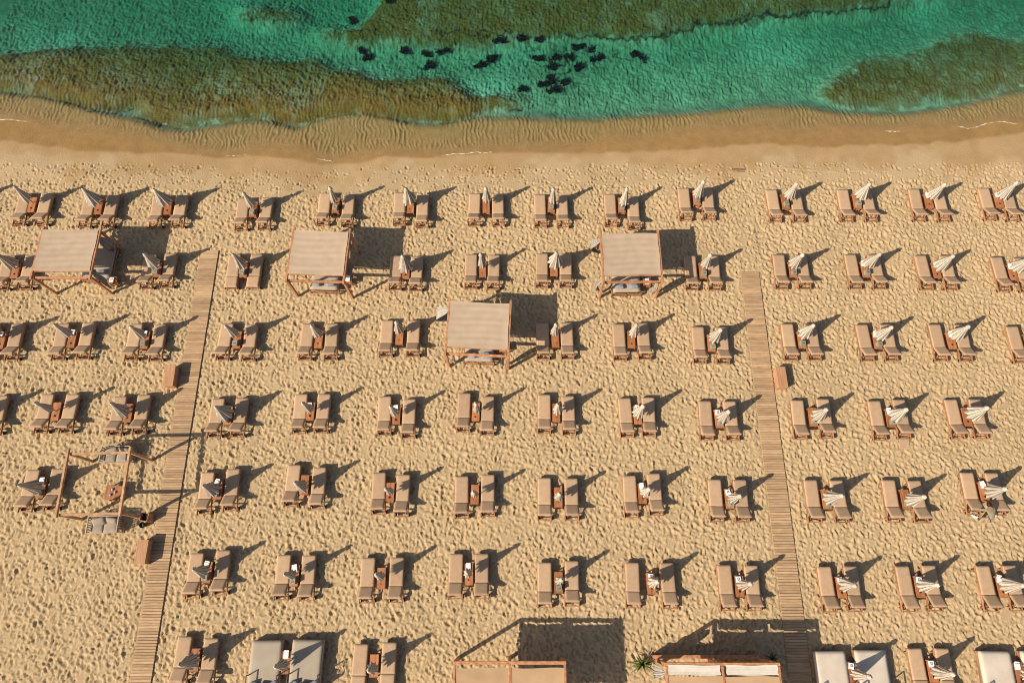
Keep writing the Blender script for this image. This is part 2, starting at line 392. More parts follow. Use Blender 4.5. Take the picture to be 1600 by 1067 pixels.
# dark cracks with undercut shade painted along the shelf edges, then weed patches
weed_shade = np.zeros_like(wx_)
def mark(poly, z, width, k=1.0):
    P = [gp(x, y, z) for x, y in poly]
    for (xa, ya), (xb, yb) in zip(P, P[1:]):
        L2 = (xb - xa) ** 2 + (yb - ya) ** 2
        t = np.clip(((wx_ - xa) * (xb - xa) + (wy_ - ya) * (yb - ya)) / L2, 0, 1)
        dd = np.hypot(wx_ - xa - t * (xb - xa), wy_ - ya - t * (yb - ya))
        np.maximum(weed_shade, k * np.clip(1.3 - dd / width, 0, 1), out=weed_shade)
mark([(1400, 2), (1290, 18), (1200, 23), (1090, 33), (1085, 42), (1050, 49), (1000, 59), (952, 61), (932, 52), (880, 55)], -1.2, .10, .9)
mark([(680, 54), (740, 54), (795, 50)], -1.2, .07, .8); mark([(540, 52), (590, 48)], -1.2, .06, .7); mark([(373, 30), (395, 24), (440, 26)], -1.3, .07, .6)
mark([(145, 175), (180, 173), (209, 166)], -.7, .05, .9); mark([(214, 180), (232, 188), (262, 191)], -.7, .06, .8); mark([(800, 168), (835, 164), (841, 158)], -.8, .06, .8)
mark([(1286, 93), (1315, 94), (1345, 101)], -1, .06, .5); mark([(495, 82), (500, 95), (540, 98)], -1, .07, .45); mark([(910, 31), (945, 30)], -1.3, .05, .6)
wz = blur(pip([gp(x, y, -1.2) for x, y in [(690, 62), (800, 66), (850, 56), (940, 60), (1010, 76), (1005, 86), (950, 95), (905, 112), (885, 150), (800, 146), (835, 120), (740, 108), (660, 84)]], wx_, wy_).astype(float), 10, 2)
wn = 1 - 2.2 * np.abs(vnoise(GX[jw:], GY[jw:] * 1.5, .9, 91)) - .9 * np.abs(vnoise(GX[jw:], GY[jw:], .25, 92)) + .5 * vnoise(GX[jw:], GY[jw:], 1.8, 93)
weed_shade = np.maximum(weed_shade, wz * sstep(.35, .9, wn) * .85)
hz[jw:] -= weed_shade * .05
wet = np.clip(sstep(-.10, .18, GY - Ywe + .8 * wob), 0, 1)
damp = sstep(-1.4, .1, GY - Yfp + 1.2 * vnoise(GX, GY, 1.6, 81) + .8 * vnoise(GX, GY, .5, 82))
RE = np.zeros_like(GX); RE[jw:] = reef_c; WEED_SHADE = np.zeros_like(GX); WEED_SHADE[jw:] = weed_shade
hz = np.where(inside | (np.abs(GX) > 34.5) | (GY < -6) | (GY > 39), hz, hz)

def grid_mesh(name, X, Y, Z):
    ny, nx = X.shape; me = bpy.data.meshes.new(name)
    co = np.empty((nx * ny, 3), np.float32); co[:, 0] = X.ravel(); co[:, 1] = Y.ravel(); co[:, 2] = Z.ravel()
    idx = np.arange(nx * ny, dtype=np.int32).reshape(ny, nx)
    q = np.stack([idx[:-1, :-1], idx[:-1, 1:], idx[1:, 1:], idx[1:, :-1]], -1).reshape(-1, 4)
    me.vertices.add(nx * ny); me.vertices.foreach_set('co', co.ravel())
    me.loops.add(q.size); me.loops.foreach_set('vertex_index', q.ravel())
    me.polygons.add(len(q)); me.polygons.foreach_set('loop_start', np.arange(0, q.size, 4, dtype=np.int32))
    me.polygons.foreach_set('use_smooth', np.ones(len(q), bool))
    me.update(calc_edges=True); return me
me = grid_mesh('beach', GX, GY, hz)
for nm, A in (('wet', wet), ('damp', damp), ('reef', RE), ('weed', WEED_SHADE), ('bed', sstep(-.1, .9, ds2 + .5 * wob))):  # 'weed' holds weed patches plus the painted shade of the ledge undercuts
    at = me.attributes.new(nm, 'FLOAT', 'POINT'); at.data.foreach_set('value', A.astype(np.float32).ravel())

def sand_material():
    m = bpy.data.materials.new('beach_sand'); m.use_nodes = True; t = m.node_tree; n = t.nodes; L = t.links
    b = n['Principled BSDF']; b.inputs['Roughness'].default_value = .95; b.inputs['Specular IOR Level'].default_value = .15
    tc = n.new('ShaderNodeTexCoord')
    def noise(sc, det=4):
        q = n.new('ShaderNodeTexNoise'); q.inputs['Scale'].default_value = sc; q.inputs['Detail'].default_value = det; L.new(tc.outputs['Object'], q.inputs['Vector']); return q
    def rng_(src, a, c, lo=0, hi=1):
        q = n.new('ShaderNodeMapRange'); q.inputs[1].default_value = a; q.inputs[2].default_value = c; q.inputs[3].default_value = lo; q.inputs[4].default_value = hi; L.new(src, q.inputs[0]); return q.outputs[0]
    def mix(f, A, B):
        q = n.new('ShaderNodeMix'); q.data_type = 'RGBA'; L.new(f, q.inputs['Factor'])
        for k, s in (('A', A), ('B', B)):
            if isinstance(s, tuple): q.inputs[k].default_value = (*s, 1)
            else: L.new(s, q.inputs[k])
        return q.outputs['Result']
    def attr(nm):
        q = n.new('ShaderNodeAttribute'); q.attribute_name = nm; return q.outputs['Fac']
    dry = mix(rng_(noise(.35).outputs[0], .35, .65), (.375, .268, .145), (.418, .300, .166))
    dry = mix(rng_(noise(9, 6).outputs[0], .35, .7), dry, (.45, .325, .185))
    dmp = mix(rng_(noise(1.2).outputs[0], .35, .65), (.35, .228, .108), (.39, .262, .128))
    c = mix(attr('damp'), dry, dmp)
    wetc = mix(rng_(noise(2.).outputs[0], .35, .65), (.255, .15, .055), (.295, .18, .07))
    c = mix(attr('wet'), c, wetc)
    bed = mix(rng_(noise(1.6).outputs[0], .35, .65), (.30, .28, .20), (.45, .415, .295))
    bed = mix(rng_(noise(.22, 5).outputs[0], .50, .68), bed, (.54, .51, .40))
    c = mix(attr('bed'), c, bed)
    alg = mix(rng_(noise(1.1).outputs[0], .38, .62), (.15, .055, .004), (.165, .08, .011))
    alg = mix(rng_(noise(14, 5).outputs[0], .45, .75), alg, (.27, .185, .055))
    c = mix(attr('reef'), c, alg)
    c = mix(attr('weed'), c, (.02, .018, .008))  # one dark colour for weed and for painted shade under ledges
    L.new(c, b.inputs['Base Color'])
    nb = noise(13, 6); bp = n.new('ShaderNodeBump'); bp.inputs['Strength'].default_value = .5; bp.inputs['Distance'].default_value = .045
    L.new(nb.outputs[0], bp.inputs['Height']); L.new(bp.outputs[0], b.inputs['Normal'])
    return m
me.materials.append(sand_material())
ground = bpy.data.objects.new('beach', me); COL.objects.link(ground)
tag(ground, 'trampled golden sand beach sloping to a shallow sea bed', None, kind='structure')

# --- sea: a closed body of clear water that absorbs red with depth
def water_material():
    m = bpy.data.materials.new('clear_sea_water'); m.use_nodes = True; t = m.node_tree; n = t.nodes; L = t.links
    for q in list(n): n.remove(q)
    o = n.new('ShaderNodeOutputMaterial'); tr = n.new('ShaderNodeBsdfTransparent'); gl = n.new('ShaderNodeBsdfGlossy'); gl.inputs['Roughness'].default_value = .08
    fr = n.new('ShaderNodeFresnel'); fr.inputs[0].default_value = 1.33; mx = n.new('ShaderNodeMixShader')
    tc = n.new('ShaderNodeTexCoord'); a = n.new('ShaderNodeTexNoise'); a.inputs['Scale'].default_value = 6.0; a.inputs['Detail'].default_value = 4; a.inputs['Distortion'].default_value = .6
    L.new(tc.outputs['Object'], a.inputs['Vector'])
    bp = n.new('ShaderNodeBump'); bp.inputs['Strength'].default_value = 1.0; bp.inputs['Distance'].default_value = .13; L.new(a.outputs[0], bp.inputs['Height'])
    for q in (gl, fr): L.new(bp.outputs[0], q.inputs['Normal'])
    geo = n.new('ShaderNodeNewGeometry'); inv = n.new('ShaderNodeMath'); inv.operation = 'SUBTRACT'; inv.inputs[0].default_value = 1.0; L.new(geo.outputs['Backfacing'], inv.inputs[1])
    mu = n.new('ShaderNodeMath'); mu.operation = 'MULTIPLY'; L.new(fr.outputs[0], mu.inputs[0]); L.new(inv.outputs[0], mu.inputs[1])
    L.new(mu.outputs[0], mx.inputs[0]); L.new(tr.outputs[0], mx.inputs[1]); L.new(gl.outputs[0], mx.inputs[2]); L.new(mx.outputs[0], o.inputs['Surface'])
    ab = n.new('ShaderNodeVolumeAbsorption'); ab.inputs['Color'].default_value = (.28, .765, .69, 1); ab.inputs['Density'].default_value = 1.0
    L.new(ab.outputs[0], o.inputs['Volume'])
    return m
wb = MB(); wb.box((0, (610 + 21) / 2, (WATER_Z - 40) / 2), (830, 610 - 21, WATER_Z + 40 if False else abs(-40 - WATER_Z)))
sea = bpy.data.objects.new('sea_water', wb.mesh('sea_water', water_material())); COL.objects.link(sea)
tag(sea, 'clear turquoise sea water over sand and reef', None, kind='structure')

# --- thin foam lines where wavelets die on the sand
def foam(pts, seed):
    r = random.Random(seed); b = MB(); prev = None
    P = [Vector((*gp(x, y, WATER_Z), 0)) for x, y in pts]
    for p, q in zip(P, P[1:]):
        n = max(3, int((q - p).length / .06))
        for k in range(n):
            a = p.lerp(q, k / n); w = r.uniform(.004, .032) * (1 if r.random() < .85 else .15)
            off = .03 * math.sin(a.x * 5) + .015 * math.sin(a.x * 17)
            cur = (Vector((a.x, a.y + off - w, WATER_Z + .012)), Vector((a.x, a.y + off + w, WATER_Z + .014)))
            if prev: b.quad([prev[0], cur[0], cur[1], prev[1]])
            prev = cur
    single('sea_foam', b.mesh('sea_foam', M['foam'], True), 'thin pale foam line along the water edge', 'foam', kind='stuff')
for k, pl in enumerate(([(0, 187), (25, 188), (45, 191)], [(330, 245), (350, 246), (372, 243), (402, 244)], [(495, 248), (522, 254), (548, 256)], [(690, 243), (740, 239), (770, 238)],
                        [(1384, 206), (1400, 205), (1412, 207)], [(1495, 197), (1512, 202), (1535, 196), (1556, 190), (1590, 194)])):
    foam(pl, k)

# ================================================================== BOARDWALKS
def boardwalk(x, y_top, y_bot, w, label, seed):
    r = random.Random(seed); rt = thing('boardwalk', label, 'boardwalk', (x, y_top, 0), 0, None)
    L = y_top - y_bot; pm = boxmesh('plank', (w, .111, .035), M['plank'], .005)
    for s in (-.36, .36): part('runner', boxmesh('runner', (.07, L, .03), M['plank']), rt, (s * w, -L / 2, .002))
    n = int(L / .127)
    for k in range(n):
        part('plank', pm, rt, (r.uniform(-.005, .005), -.06 - k * .127, .036 + r.uniform(-.004, .004)), (r.uniform(-.02, .02), r.uniform(-.006, .006), r.uniform(-.006, .006)))
boardwalk(BW_L, 18.45, -6.0, 1.0, 'plank boardwalk running to the sea past the bare pergola', 1)
boardwalk(BW_R, 17.1, -6.0, 1.04, 'plain plank boardwalk crossing the shadow of the canopy with white sheers', 2)

# ================================================================== LOUNGERS, TABLES, PARASOLS
SEA_END = 1.0; MAIN = 1.33; HINGE = SEA_END - MAIN
lm = dict(
    seat=cushion_mesh('seat_cushion', .68, MAIN, .075, M['cushion'], .004, (8, 14), .018, 1),
    back=cushion_mesh('back_cushion', .68, .66, .075, M['cushion'], .004, (8, 8), .018, 2),
    rail=boxmesh('side_rail', (.045, 2.1, .09), M['wood'], .008),
    leg=boxmesh('leg', (.06, .07, .36), M['wood'], .008),
    bar=boxmesh('cross_bar', (.66, .05, .04), M['wood'], .006),
    slat=boxmesh('slat', (.64, .07, .02), M['wood']),
    piping=boxmesh('piping', (.68, .018, .018), M['piping'], .004))
b = MB()
for s in (-1, 1): b.box((s * .29, -.33, -.02), (.045, .66, .035))
for k in range(6): b.box((0, -.06 - k * .115, -.017), (.54, .06, .02))
lm['bframe'] = b.mesh('backrest_frame', M['wood'])
b = MB(); b.cyl((-.02, 0, 0), (.02, 0, 0), .085, n=14); lm['wheel'] = b.mesh('wheel', M['black'], False)
b = MB(); b.beam((0, 0, 0), (0, -.22, -.28), .03, .03); lm['prop'] = b.mesh('prop_bar', M['wood'])

def lounger(x, y_sea, rz, ang, label, group):
    c, s = math.cos(rz), math.sin(rz)
    t = thing('sun_lounger', label, 'sun lounger', (x + s * SEA_END, y_sea - c * SEA_END, 0), rz, group)
    for q in (-1, 1):
        part('side_rail', lm['rail'], t, (q * .335, -.05, .255))
        part('leg', lm['leg'], t, (q * .335, .82, .07)); part('leg', lm['leg'], t, (q * .335, -.88, .07))
    part('wheel', lm['wheel'], t, (-.27, -.95, .085)); part('wheel', lm['wheel'], t, (.39, -.95, .085))
    part('cross_bar', lm['bar'], t, (0, -1.04, .25)); part('cross_bar', lm['bar'], t, (0, -.80, .20)); part('cross_bar', lm['bar'], t, (0, .95, .25))
    for k in range(3): part('slat', lm['slat'], t, (0, .75 - .42 * k, .285))
    sc = part('seat_cushion', lm['seat'], t, (0, HINGE + MAIN / 2, .30))
    part('piping', lm['piping'], sc, (0, -MAIN / 2 + .01, .066))
    bf = part('backrest_frame', lm['bframe'], t, (0, HINGE - .005, .305), (-ang, 0, 0))
    bc = part('back_cushion', lm['back'], bf, (0, -.335, 0))
    part('piping', lm['piping'], bc, (0, -.322, .06))
    if ang > .2:
        for q in (-.2, .2): part('prop_bar', lm['prop'], t, (q, HINGE - .42 * math.cos(ang), .27 + .42 * math.sin(ang)))
    return t

def table_top():
    b = MB(); w, L, h = .40, .95, .03; cy = -.24; r = .058; n = 24
    ring, sq = [], []
    y0, y1 = -L / 2, 0.0; yc = cy
    for k in range(n):
        a = 2 * math.pi * (k + .5) / n; dx, dy = math.cos(a), math.sin(a)
        ring.append((r * dx, yc + r * dy))
        tx = (w / 2) / abs(dx) if abs(dx) > 1e-6 else 9; ty = ((y1 - yc) if dy > 0 else (yc - y0)) / abs(dy) if abs(dy) > 1e-6 else 9
        q = min(tx, ty); sq.append((q * dx, yc + q * dy))
    cors = [(w / 2, y1), (-w / 2, y1), (-w / 2, y0), (w / 2, y0)]
    for z, fl in ((h, 1), (0, -1)):
        for k in range(n):
            a, c = k, (k + 1) % n; pts = [(*ring[a], z), (*sq[a], z)]
            A, C = Vector(sq[a]), Vector(sq[c])
            if abs(A.x - C.x) > 1e-4 and abs(A.y - C.y) > 1e-4:
                co = min(cors, key=lambda p: (Vector(p) - A).length + (Vector(p) - C).length); pts.append((*co, z))
            pts += [(*sq[c], z), (*ring[c], z)]
            b.quad(pts if fl > 0 else pts[::-1])
    for k in range(n):
        a, c = ring[k], ring[(k + 1) % n]; b.quad([(*c, 0), (*a, 0), (*a, h), (*c, h)])
    b.box((0, L / 4, h / 2), (w, L / 2, h))
    b.quad([(-w / 2, y0, 0), (w / 2, y0, 0), (w / 2, y0, h), (-w / 2, y0, h)])
    for s in (-1, 1):
        q = [(s * w / 2, y0, 0), (s * w / 2, 0, 0), (s * w / 2, 0, h), (s * w / 2, y0, h)]; b.quad(q if s > 0 else q[::-1])
    return b.mesh('table_top', M['table_wood'])
tm = dict(top=table_top(), leg=boxmesh('leg', (.045, .045, .46), M['table_wood']), ap=boxmesh('apron', (.035, .86, .06), M['table_wood']),
          shelf=boxmesh('shelf', (.34, .86, .02), M['table_wood']), edge=boxmesh('end_trim', (.41, .025, .05), M['table_wood'], .005))
def side_table(x, y, rz, label, group):
    t = thing('side_table', label, 'side table', (x, y, 0), rz, group)
    part('table_top', tm['top'], t, (0, 0, .42)); part('shelf', tm['shelf'], t, (0, 0, .14))
    for sx_ in (-1, 1):
        part('apron', tm['ap'], t, (sx_ * .18, 0, .388))
        for sy_ in (-1, 1): part('leg', tm['leg'], t, (sx_ * .175, sy_ * .44, .19))
    part('end_trim', tm['edge'], t, (0, -.49, .425))
    return t

def canopy_mesh(Rh, seed):
    r = random.Random(seed); b = MB(); NS, NL, lobes = 48, 9, 8
    top, hem = 2.10, .86
    lob = [r.uniform(.8, 1.15) for _ in range(lobes)]; drop = [r.uniform(-.10, .08) for _ in range(lobes)]
    lx, ly = r.uniform(-.05, .05), r.uniform(-.05, .05); tw = r.uniform(-.35, .35)
    for l in range(NL + 1):
        t = l / NL
        for s in range(NS):
            ph = s / NS * lobes; k = int(ph) % lobes; fr_ = ph - int(ph)
            A = lob[k] * (1 - fr_) + lob[(k + 1) % lobes] * fr_; Dz = drop[k] * (1 - fr_) + drop[(k + 1) % lobes] * fr_
            fold = abs(math.sin(math.pi * ph))          # 0 in the valley between ribs, 1 at a pleat's nose
            rad = .04 + (Rh - .04) * (t ** 1.05) * A
            rad *= 1 - .30 * t ** .6 * (1 - fold)
            th = 2 * math.pi * s / NS + tw * t + .25 * math.sin(2 * math.pi * ph) * t * .3
            z = top - (top - hem) * t - t * t * (Dz + .10 * (fold - .5))
            b.v.append((rad * math.cos(th) + lx * t + r.uniform(-.006, .006) * t, rad * math.sin(th) + ly * t + r.uniform(-.006, .006) * t, z))
    for l in range(NL):
        for s in range(NS):
            a = l * NS + s; c = l * NS + (s + 1) % NS
            b.f.append((a, a + NS, c + NS, c)); b.m.append(1 if s % 3 == 0 else 0)
    return b.mesh('canopy', [M['cream'], M['taupe']], True)
def vent_mesh(seed):
    r = random.Random(seed); b = MB(); n = 16
    for l, (rad, z) in enumerate(((.03, 2.16), (.075, 2.10), (.105, 1.99))):
        for k in range(n):
            a = 2 * math.pi * k / n; q = 1 + (.28 * (k % 2) + r.uniform(-.1, .1) if l == 2 else 0)
            b.v.append((rad * q * math.cos(a), rad * q * math.sin(a), z - (.05 * (k % 2) if l == 2 else 0)))
    for l in range(2):
        for k in range(n): b.f.append((l * n + k, (l + 1) * n + k, (l + 1) * n + (k + 1) % n, l * n + (k + 1) % n)); b.m.append(0)
    return b.mesh('top_vent', M['cream'], True)
FL = [.20, .25, .30, .35, .40, .45]
canm = {(f, s): canopy_mesh(f, 100 * int(f * 100) + s) for f in FL for s in range(3)}
ventm = [vent_mesh(s) for s in range(3)]
b = MB(); b.cyl((0, 0, -.05), (0, 0, 2.14), .024, n=10); polem = b.mesh('pole', M['pole'], True)
b = MB(); b.cyl((0, 0, 2.12), (0, 0, 2.2), .02, .008, n=8); finm = b.mesh('finial', M['pole'], True)
b = MB(); b.cyl((0, 0, -.03), (0, 0, .05), .15, .13, n=18); b.cyl((0, 0, .05), (0, 0, .26), .04, n=10); basem = b.mesh('base', M['steel'])
def parasol(x, y, flare, rz, label, group, lean):
    t = thing('parasol', label, 'parasol', (x, y, 0), rz, group, lean)
    f = min(FL, key=lambda q: abs(q - flare * 1.22)); k = random.randrange(3)
    part('base', basem, t); part('pole', polem, t); part('canopy', canm[f, k], t); part('top_vent', ventm[k], t); part('finial', finm, t)
    return t

bxm = boxmesh('box_body', (.23, .27, .07), M['white'], .006)
b = MB(); b.quad([(-.055, -.055, 0), (.055, -.055, 0), (.055, .055, 0), (-.055, .055, 0)]); prm = b.mesh('printed_square', M['blue'])
b = MB(); b.quad([(-.02, -.028, 0), (.025, -.028, 0), (.025, .0, 0), (-.02, .0, 0)]); b.quad([(-.03, .012, 0), (.012, .012, 0), (.012, .034, 0), (-.03, .034, 0)]); wavem = b.mesh('printed_mark', M['white'])
flapm = boxmesh('flap', (.22, .09, .006), M['white'])
def white_box(x, y, rz, label, group, printed):
    t = thing('white_box', label, 'box', (x, y, .45), rz, group)
    part('box_body', bxm, t, (0, 0, .035))
    if printed:
        p = part('printed_square', prm, t, (0, .03, .074)); part('printed_mark', wavem, p, (0, 0, .003))
    else: part('flap', flapm, t, (0, .17, .04), (.5, 0, 0))
binb = boxmesh('bin_body', (.25, .25, .20), M['bin'], .012); binl = boxmesh('lid', (.27, .27, .03), M['bin'], .01)
binh = boxmesh('lid_handle', (.10, .02, .02), M['black'])
def grey_bin(x, y, rz, label, group):
    t = thing('lidded_bin', label, 'bin', (x, y, .45), rz, group)
    part('bin_body', binb, t, (0, 0, .10)); l = part('lid', binl, t, (0, 0, .215)); part('lid_handle', binh, l, (0, -.03, .025))

Z0 = 3.9525
OFF = dict(A=(0, 270), B=(400, 270), C=(800, 270), D=(1200, 270), E=(0, 530), F=(400, 530), G=(800, 530), H=(1200, 530), I=(0, 797), J=(400, 797), K=(800, 797), L=(1200, 797))
def zp(reg, x, y): o = OFF[reg]; return o[0] + x / Z0, o[1] + y / Z0
# region, sea end of sunlit lounger, sea end of shaded lounger, parasol flare, things on the table (W white box, P printed white box, G grey bin), backrest degrees
ROWS = [
 [('A', -300, 125, -165, 122, .3, 'G', 36), ('A', 158, 126, 292, 125, .25, '', 36), ('A', 562, 138, 702, 137, .36, '', 36), ('A', 982, 140, 1127, 138, .37, '', 36), ('A', 1505, 155, 1653, 152, .25, 'G', 36),
  ('B', 430, 125, 574, 132, .21, 'G', 36), ('B', 890, 122, 1030, 138, .35, '', 34), ('B', 1352, 128, 1493, 130, .25, '', 36),
  ('C', 171, 135, 306, 138, .21, 'G', 36), ('C', 603, 132, 746, 148, .23, 'G', 36), ('C', 1058, 95, 1204, 92, .29, 'G', 36),
  ('D', 20, 104, 165, 105, .27, 'G', 34), ('D', 460, 103, 603, 103, .34, 'G', 34), ('D', 901, 100, 1045, 103, .27, 'W', 34), ('D', 1331, 95, 1470, 100, .27, 'P', 34)],
 [('A', 60, 512, 195, 508, .34, 'W', 38), ('A', 930, 505, 1056, 498, .31, 'PG', 38), ('A', 1452, 505, 1588, 503, .27, 'G', 0),
  ('B', 868, 512, 995, 517, .35, '', 38), ('B', 1330, 503, 1470, 507, .22, '', 36), ('C', 186, 497, 331, 497, .36, '', 36), ('C', 1098, 512, 1240, 512, .26, 'G', 36),
  ('D', 65, 505, 203, 505, .29, 'G', 36), ('D', 508, 505, 650, 505, .29, 'WG', 36), ('D', 941, 510, 1093, 510, .31, 'P', 36), ('D', 1410, 520, 1551, 525, .31, 'W', 36)],
 [('A', -33, 935, 112, 932, .27, 'P', 36), ('A', 392, 930, 550, 925, .25, 'W', 38), ('A', 845, 932, 992, 935, .26, 'WG', 38), ('A', 1405, 930, 1555, 935, .24, 'G', 38),
  ('B', 325, 930, 472, 930, .26, 'W', 36), ('B', 812, 910, 977, 910, .24, 'W', 36), ('C', 188, 927, 336, 925, .21, '', 36), ('C', 656, 933, 805, 927, .24, '', 36), ('C', 1147, 950, 1292, 952, .27, 'G', 36),
  ('D', 117, 932, 260, 932, .32, 'G', 36), ('D', 578, 937, 727, 935, .30, 'WG', 36), ('D', 1028, 935, 1187, 937, .33, 'W', 36), ('D', 1507, 948, 1655, 948, .3, '', 36)],
 [('E', -140, 350, 10, 348, .27, '', 36), ('E', 297, 338, 452, 338, .22, '', 38), ('E', 745, 352, 892, 342, .34, '', 38), ('E', 1350, 365, 1498, 362, .37, 'PG', 38),
  ('F', 280, 338, 423, 337, .20, 'P', 36), ('F', 797, 352, 948, 369, .22, 'W', 36), ('F', 1288, 332, 1433, 352, .17, '', 36), ('G', 199, 341, 345, 350, .23, '', 36), ('G', 694, 363, 840, 358, .27, 'W', 36), ('G', 1191, 380, 1342, 382, .27, 'PG', 36),
  ('H', 179, 375, 338, 368, .34, 'G', 36), ('H', 655, 380, 808, 372, .34, 'WG', 36), ('H', 1128, 372, 1278, 370, .35, '', 36)],
 [('E', -420, 815, -268, 812, .3, '', 36), ('E', 208, 805, 362, 798, .32, 'WG', 38), ('E', 1285, 820, 1442, 800, .34, 'WG', 38), ('F', 238, 775, 393, 790, .29, '', 36), ('F', 762, 822, 912, 835, .19, '', 36), ('F', 1272, 845, 1433, 835, .17, '', 36),
  ('G', 200, 855, 365, 858, .21, '', 36), ('G', 724, 841, 873, 828, .23, 'W', 36), ('G', 1250, 865, 1406, 867, .25, 'PG', 36), ('H', 262, 868, 421, 870, .31, 'G', 34), ('H', 743, 868, 903, 872, .30, 'G', 34), ('H', 1227, 822, 1380, 825, .34, 'W', 34)],
 [('I', 1218, 264, 1382, 246, .29, 'WG', 36), ('J', 175, 275, 328, 278, .20, 'WG', 36), ('J', 695, 293, 873, 290, .21, '', 36), ('J', 1238, 268, 1394, 268, .19, 'W', 34), ('K', 201, 322, 369, 312, .21, 'G', 34), ('K', 742, 322, 955, 325, .27, 'P', 34), ('K', 1309, 338, 1475, 340, .26, 'P', 34),
  ('L', 346, 347, 509, 345, .30, 'P', 34), ('L', 829, 345, 992, 340, .30, 'P', 34), ('L', 1326, 343, 1491, 340, .33, 'W', 34)],
 [('I', 1144, 778, 1307, 790, .31, '', 30), ('J', 651, 825, 826, 815, .23, '', 4), ('L', 905, 852, 1073, 852, .27, 'P', 20)],
]
UMB_D = [.70, .84, .78, .94, 1.02, .88, .98]
ORD = ['first', 'second', 'third', 'fourth', 'fifth', 'sixth', 'seventh', 'eighth', 'ninth']
BED_PAIRS = [((418, 1000, 481, 999), 'W', 'bed'), ((1297, 1017, 1360, 1015.5), 'P', 'bed_w'), ((1554, 1017, 1620, 1017), 'W', 'bed_w')]

def where(row, k, zone):
    rw = ORD[row] + ' row from sea'
    if zone == 0: return f'{rw}, {ORD[k]} pair outside pergola boardwalk'
    if zone == 1: return f'{rw}, {ORD[k]} pair inside pergola boardwalk'
    return f'{rw}, {ORD[k]} pair beyond the plain boardwalk'
rj = random.Random(5)
for ri, rowd in enumerate(ROWS):
    pairs = []
    for (rg, lx, ly, rx, ry, fl, items, deg) in rowd:
        a = gp(*zp(rg, lx, ly), .37); c = gp(*zp(rg, rx, ry), .37); pairs.append((a, c, fl, items, deg))
    if ri == 6:                                     # the seventh row also holds pairs of wide daybeds
        for (q, it, mt) in BED_PAIRS:
            pairs.append((gp(q[0], q[1], .5), gp(q[2], q[3], .5), .26, it, mt))
    mids = [(p[0][0] + p[1][0]) / 2 for p in pairs]
    zone = [0 if m < BW_L else (1 if m < BW_R else 2) for m in mids]
    for i, (a, c, fl, items, deg) in enumerate(pairs):
        z = zone[i]; same = sorted(mids[j] for j in range(len(pairs)) if zone[j] == z)
        if z == 0: same = same[::-1]
        w = where(ri, same.index(mids[i]), z)
        mx_, ye = mids[i], (a[1] + c[1]) / 2; bed = isinstance(deg, str)
        if not bed:
            for (p, st) in ((a, 'sunlit'), (c, 'part shaded')):
                ang = R(deg + (rj.uniform(-3, 3) if deg else 0))
                lounger(p[0], p[1], R(rj.uniform(-1.6, 1.6)), ang, f'{st} {"flat " if deg < 10 else ""}taupe lounger, {w}', 'taupe sun loungers set out in rows')
        side_off = .5 if ri else .3
        ty = ye - (1.42 if ri else 1.28) + .475
        if ri == 0 and i in (8, 9, 10): ty = ye - 1.15 + .475
        trz = R(rj.uniform(-2, 2))
        side_table(mx_ + rj.uniform(-.02, .02), ty, trz, f'slim teak table, {w}', 'teak tables between the loungers')
        uy = ye - UMB_D[ri] 
        lean = (R(rj.uniform(-1.5, 1.5)), R(rj.uniform(-1.5, 1.5)))
        parasol(mx_ + .02, ty + .02 if abs(uy - ty) < .03 else uy, fl, rj.uniform(0, 6.28), f'closed striped parasol, {w}', 'closed parasols between the loungers', lean)
        for it in items:
            if it in 'WP': white_box(mx_ + rj.uniform(-.04, .04) - .03, ty + .30, R(rj.uniform(-14, 14)), f'white box{" with blue print" if it == "P" else ""}, {w}', 'white boxes on the tables', it == 'P')
            else: grey_bin(mx_ + rj.uniform(-.02, .02), ty - .26, R(rj.uniform(-7, 7)), f'grey lidded bin, {w}', 'grey bins on the tables')
        if bed: BEDS = globals().setdefault('BEDS', []); BEDS.append((a, c, deg, w))

# ------------------------------------------------------------------ wide daybeds in the last row
def daybed(x, y_sea, rz, mt, label, group):
    t = thing('daybed', label, 'daybed', (x, y_sea - 1.05, 0), rz, group)
    part('frame', boxmesh('frame', (1.46, 2.1, .14), M['wood'], .01), t, (0, 0, .20))
    for sx_ in (-1, 1):
        for sy_ in (-1, 1): part('leg', boxmesh('leg', (.07, .07, .18), M['wood']), t, (sx_ * .68, sy_ * .98, .04))
    part('mattress', cushion_mesh('mattress', 1.44, 2.08, .22, M[mt], .012, (10, 14), .045, 7), t, (0, 0, .27))
    for sx_ in (-1, 1):
        bb = MB(); bb.beam((sx_ * .69, -.40, .27), (sx_ * .69, -.40, .86), .04, .04); bb.beam((sx_ * .69, -.40, .84), (sx_ * .69, -1.0, .84), .04, .04); bb.beam((sx_ * .69, -1.0, .27), (sx_ * .69, -1.0, .84), .04, .04)
        part('arm_rest', bb.mesh('arm_rest', M['steel']), t)
    bb = MB(); bb.box((0, -1.02, .62), (1.40, .06, .5), Euler((-.15, 0, 0))); part('backrest', bb.mesh('backrest', M[mt], False, .02), t)
    for k, (px_, py_, rr) in enumerate(((-.45, -.82, .3), (.05, -.86, -.1), (.48, -.80, .5))):
        part('pillow', pillow_mesh('pillow', .50, .42, .18, M['pillow'], k), t, (px_, py_, .49), (.5, 0, rr))
for (a, c, mt, w) in BEDS:
    cl = 'pale blue grey' if mt == 'bed' else 'off white'
    daybed(a[0], a[1], R(rj.uniform(-1, 1)), mt, f'sunlit {cl} daybed, {w}', 'wide daybeds in the last row')
    daybed(c[0], c[1], R(rj.uniform(-1, 1)), mt, f'part shaded {cl} daybed, {w}', 'wide daybeds in the last row')

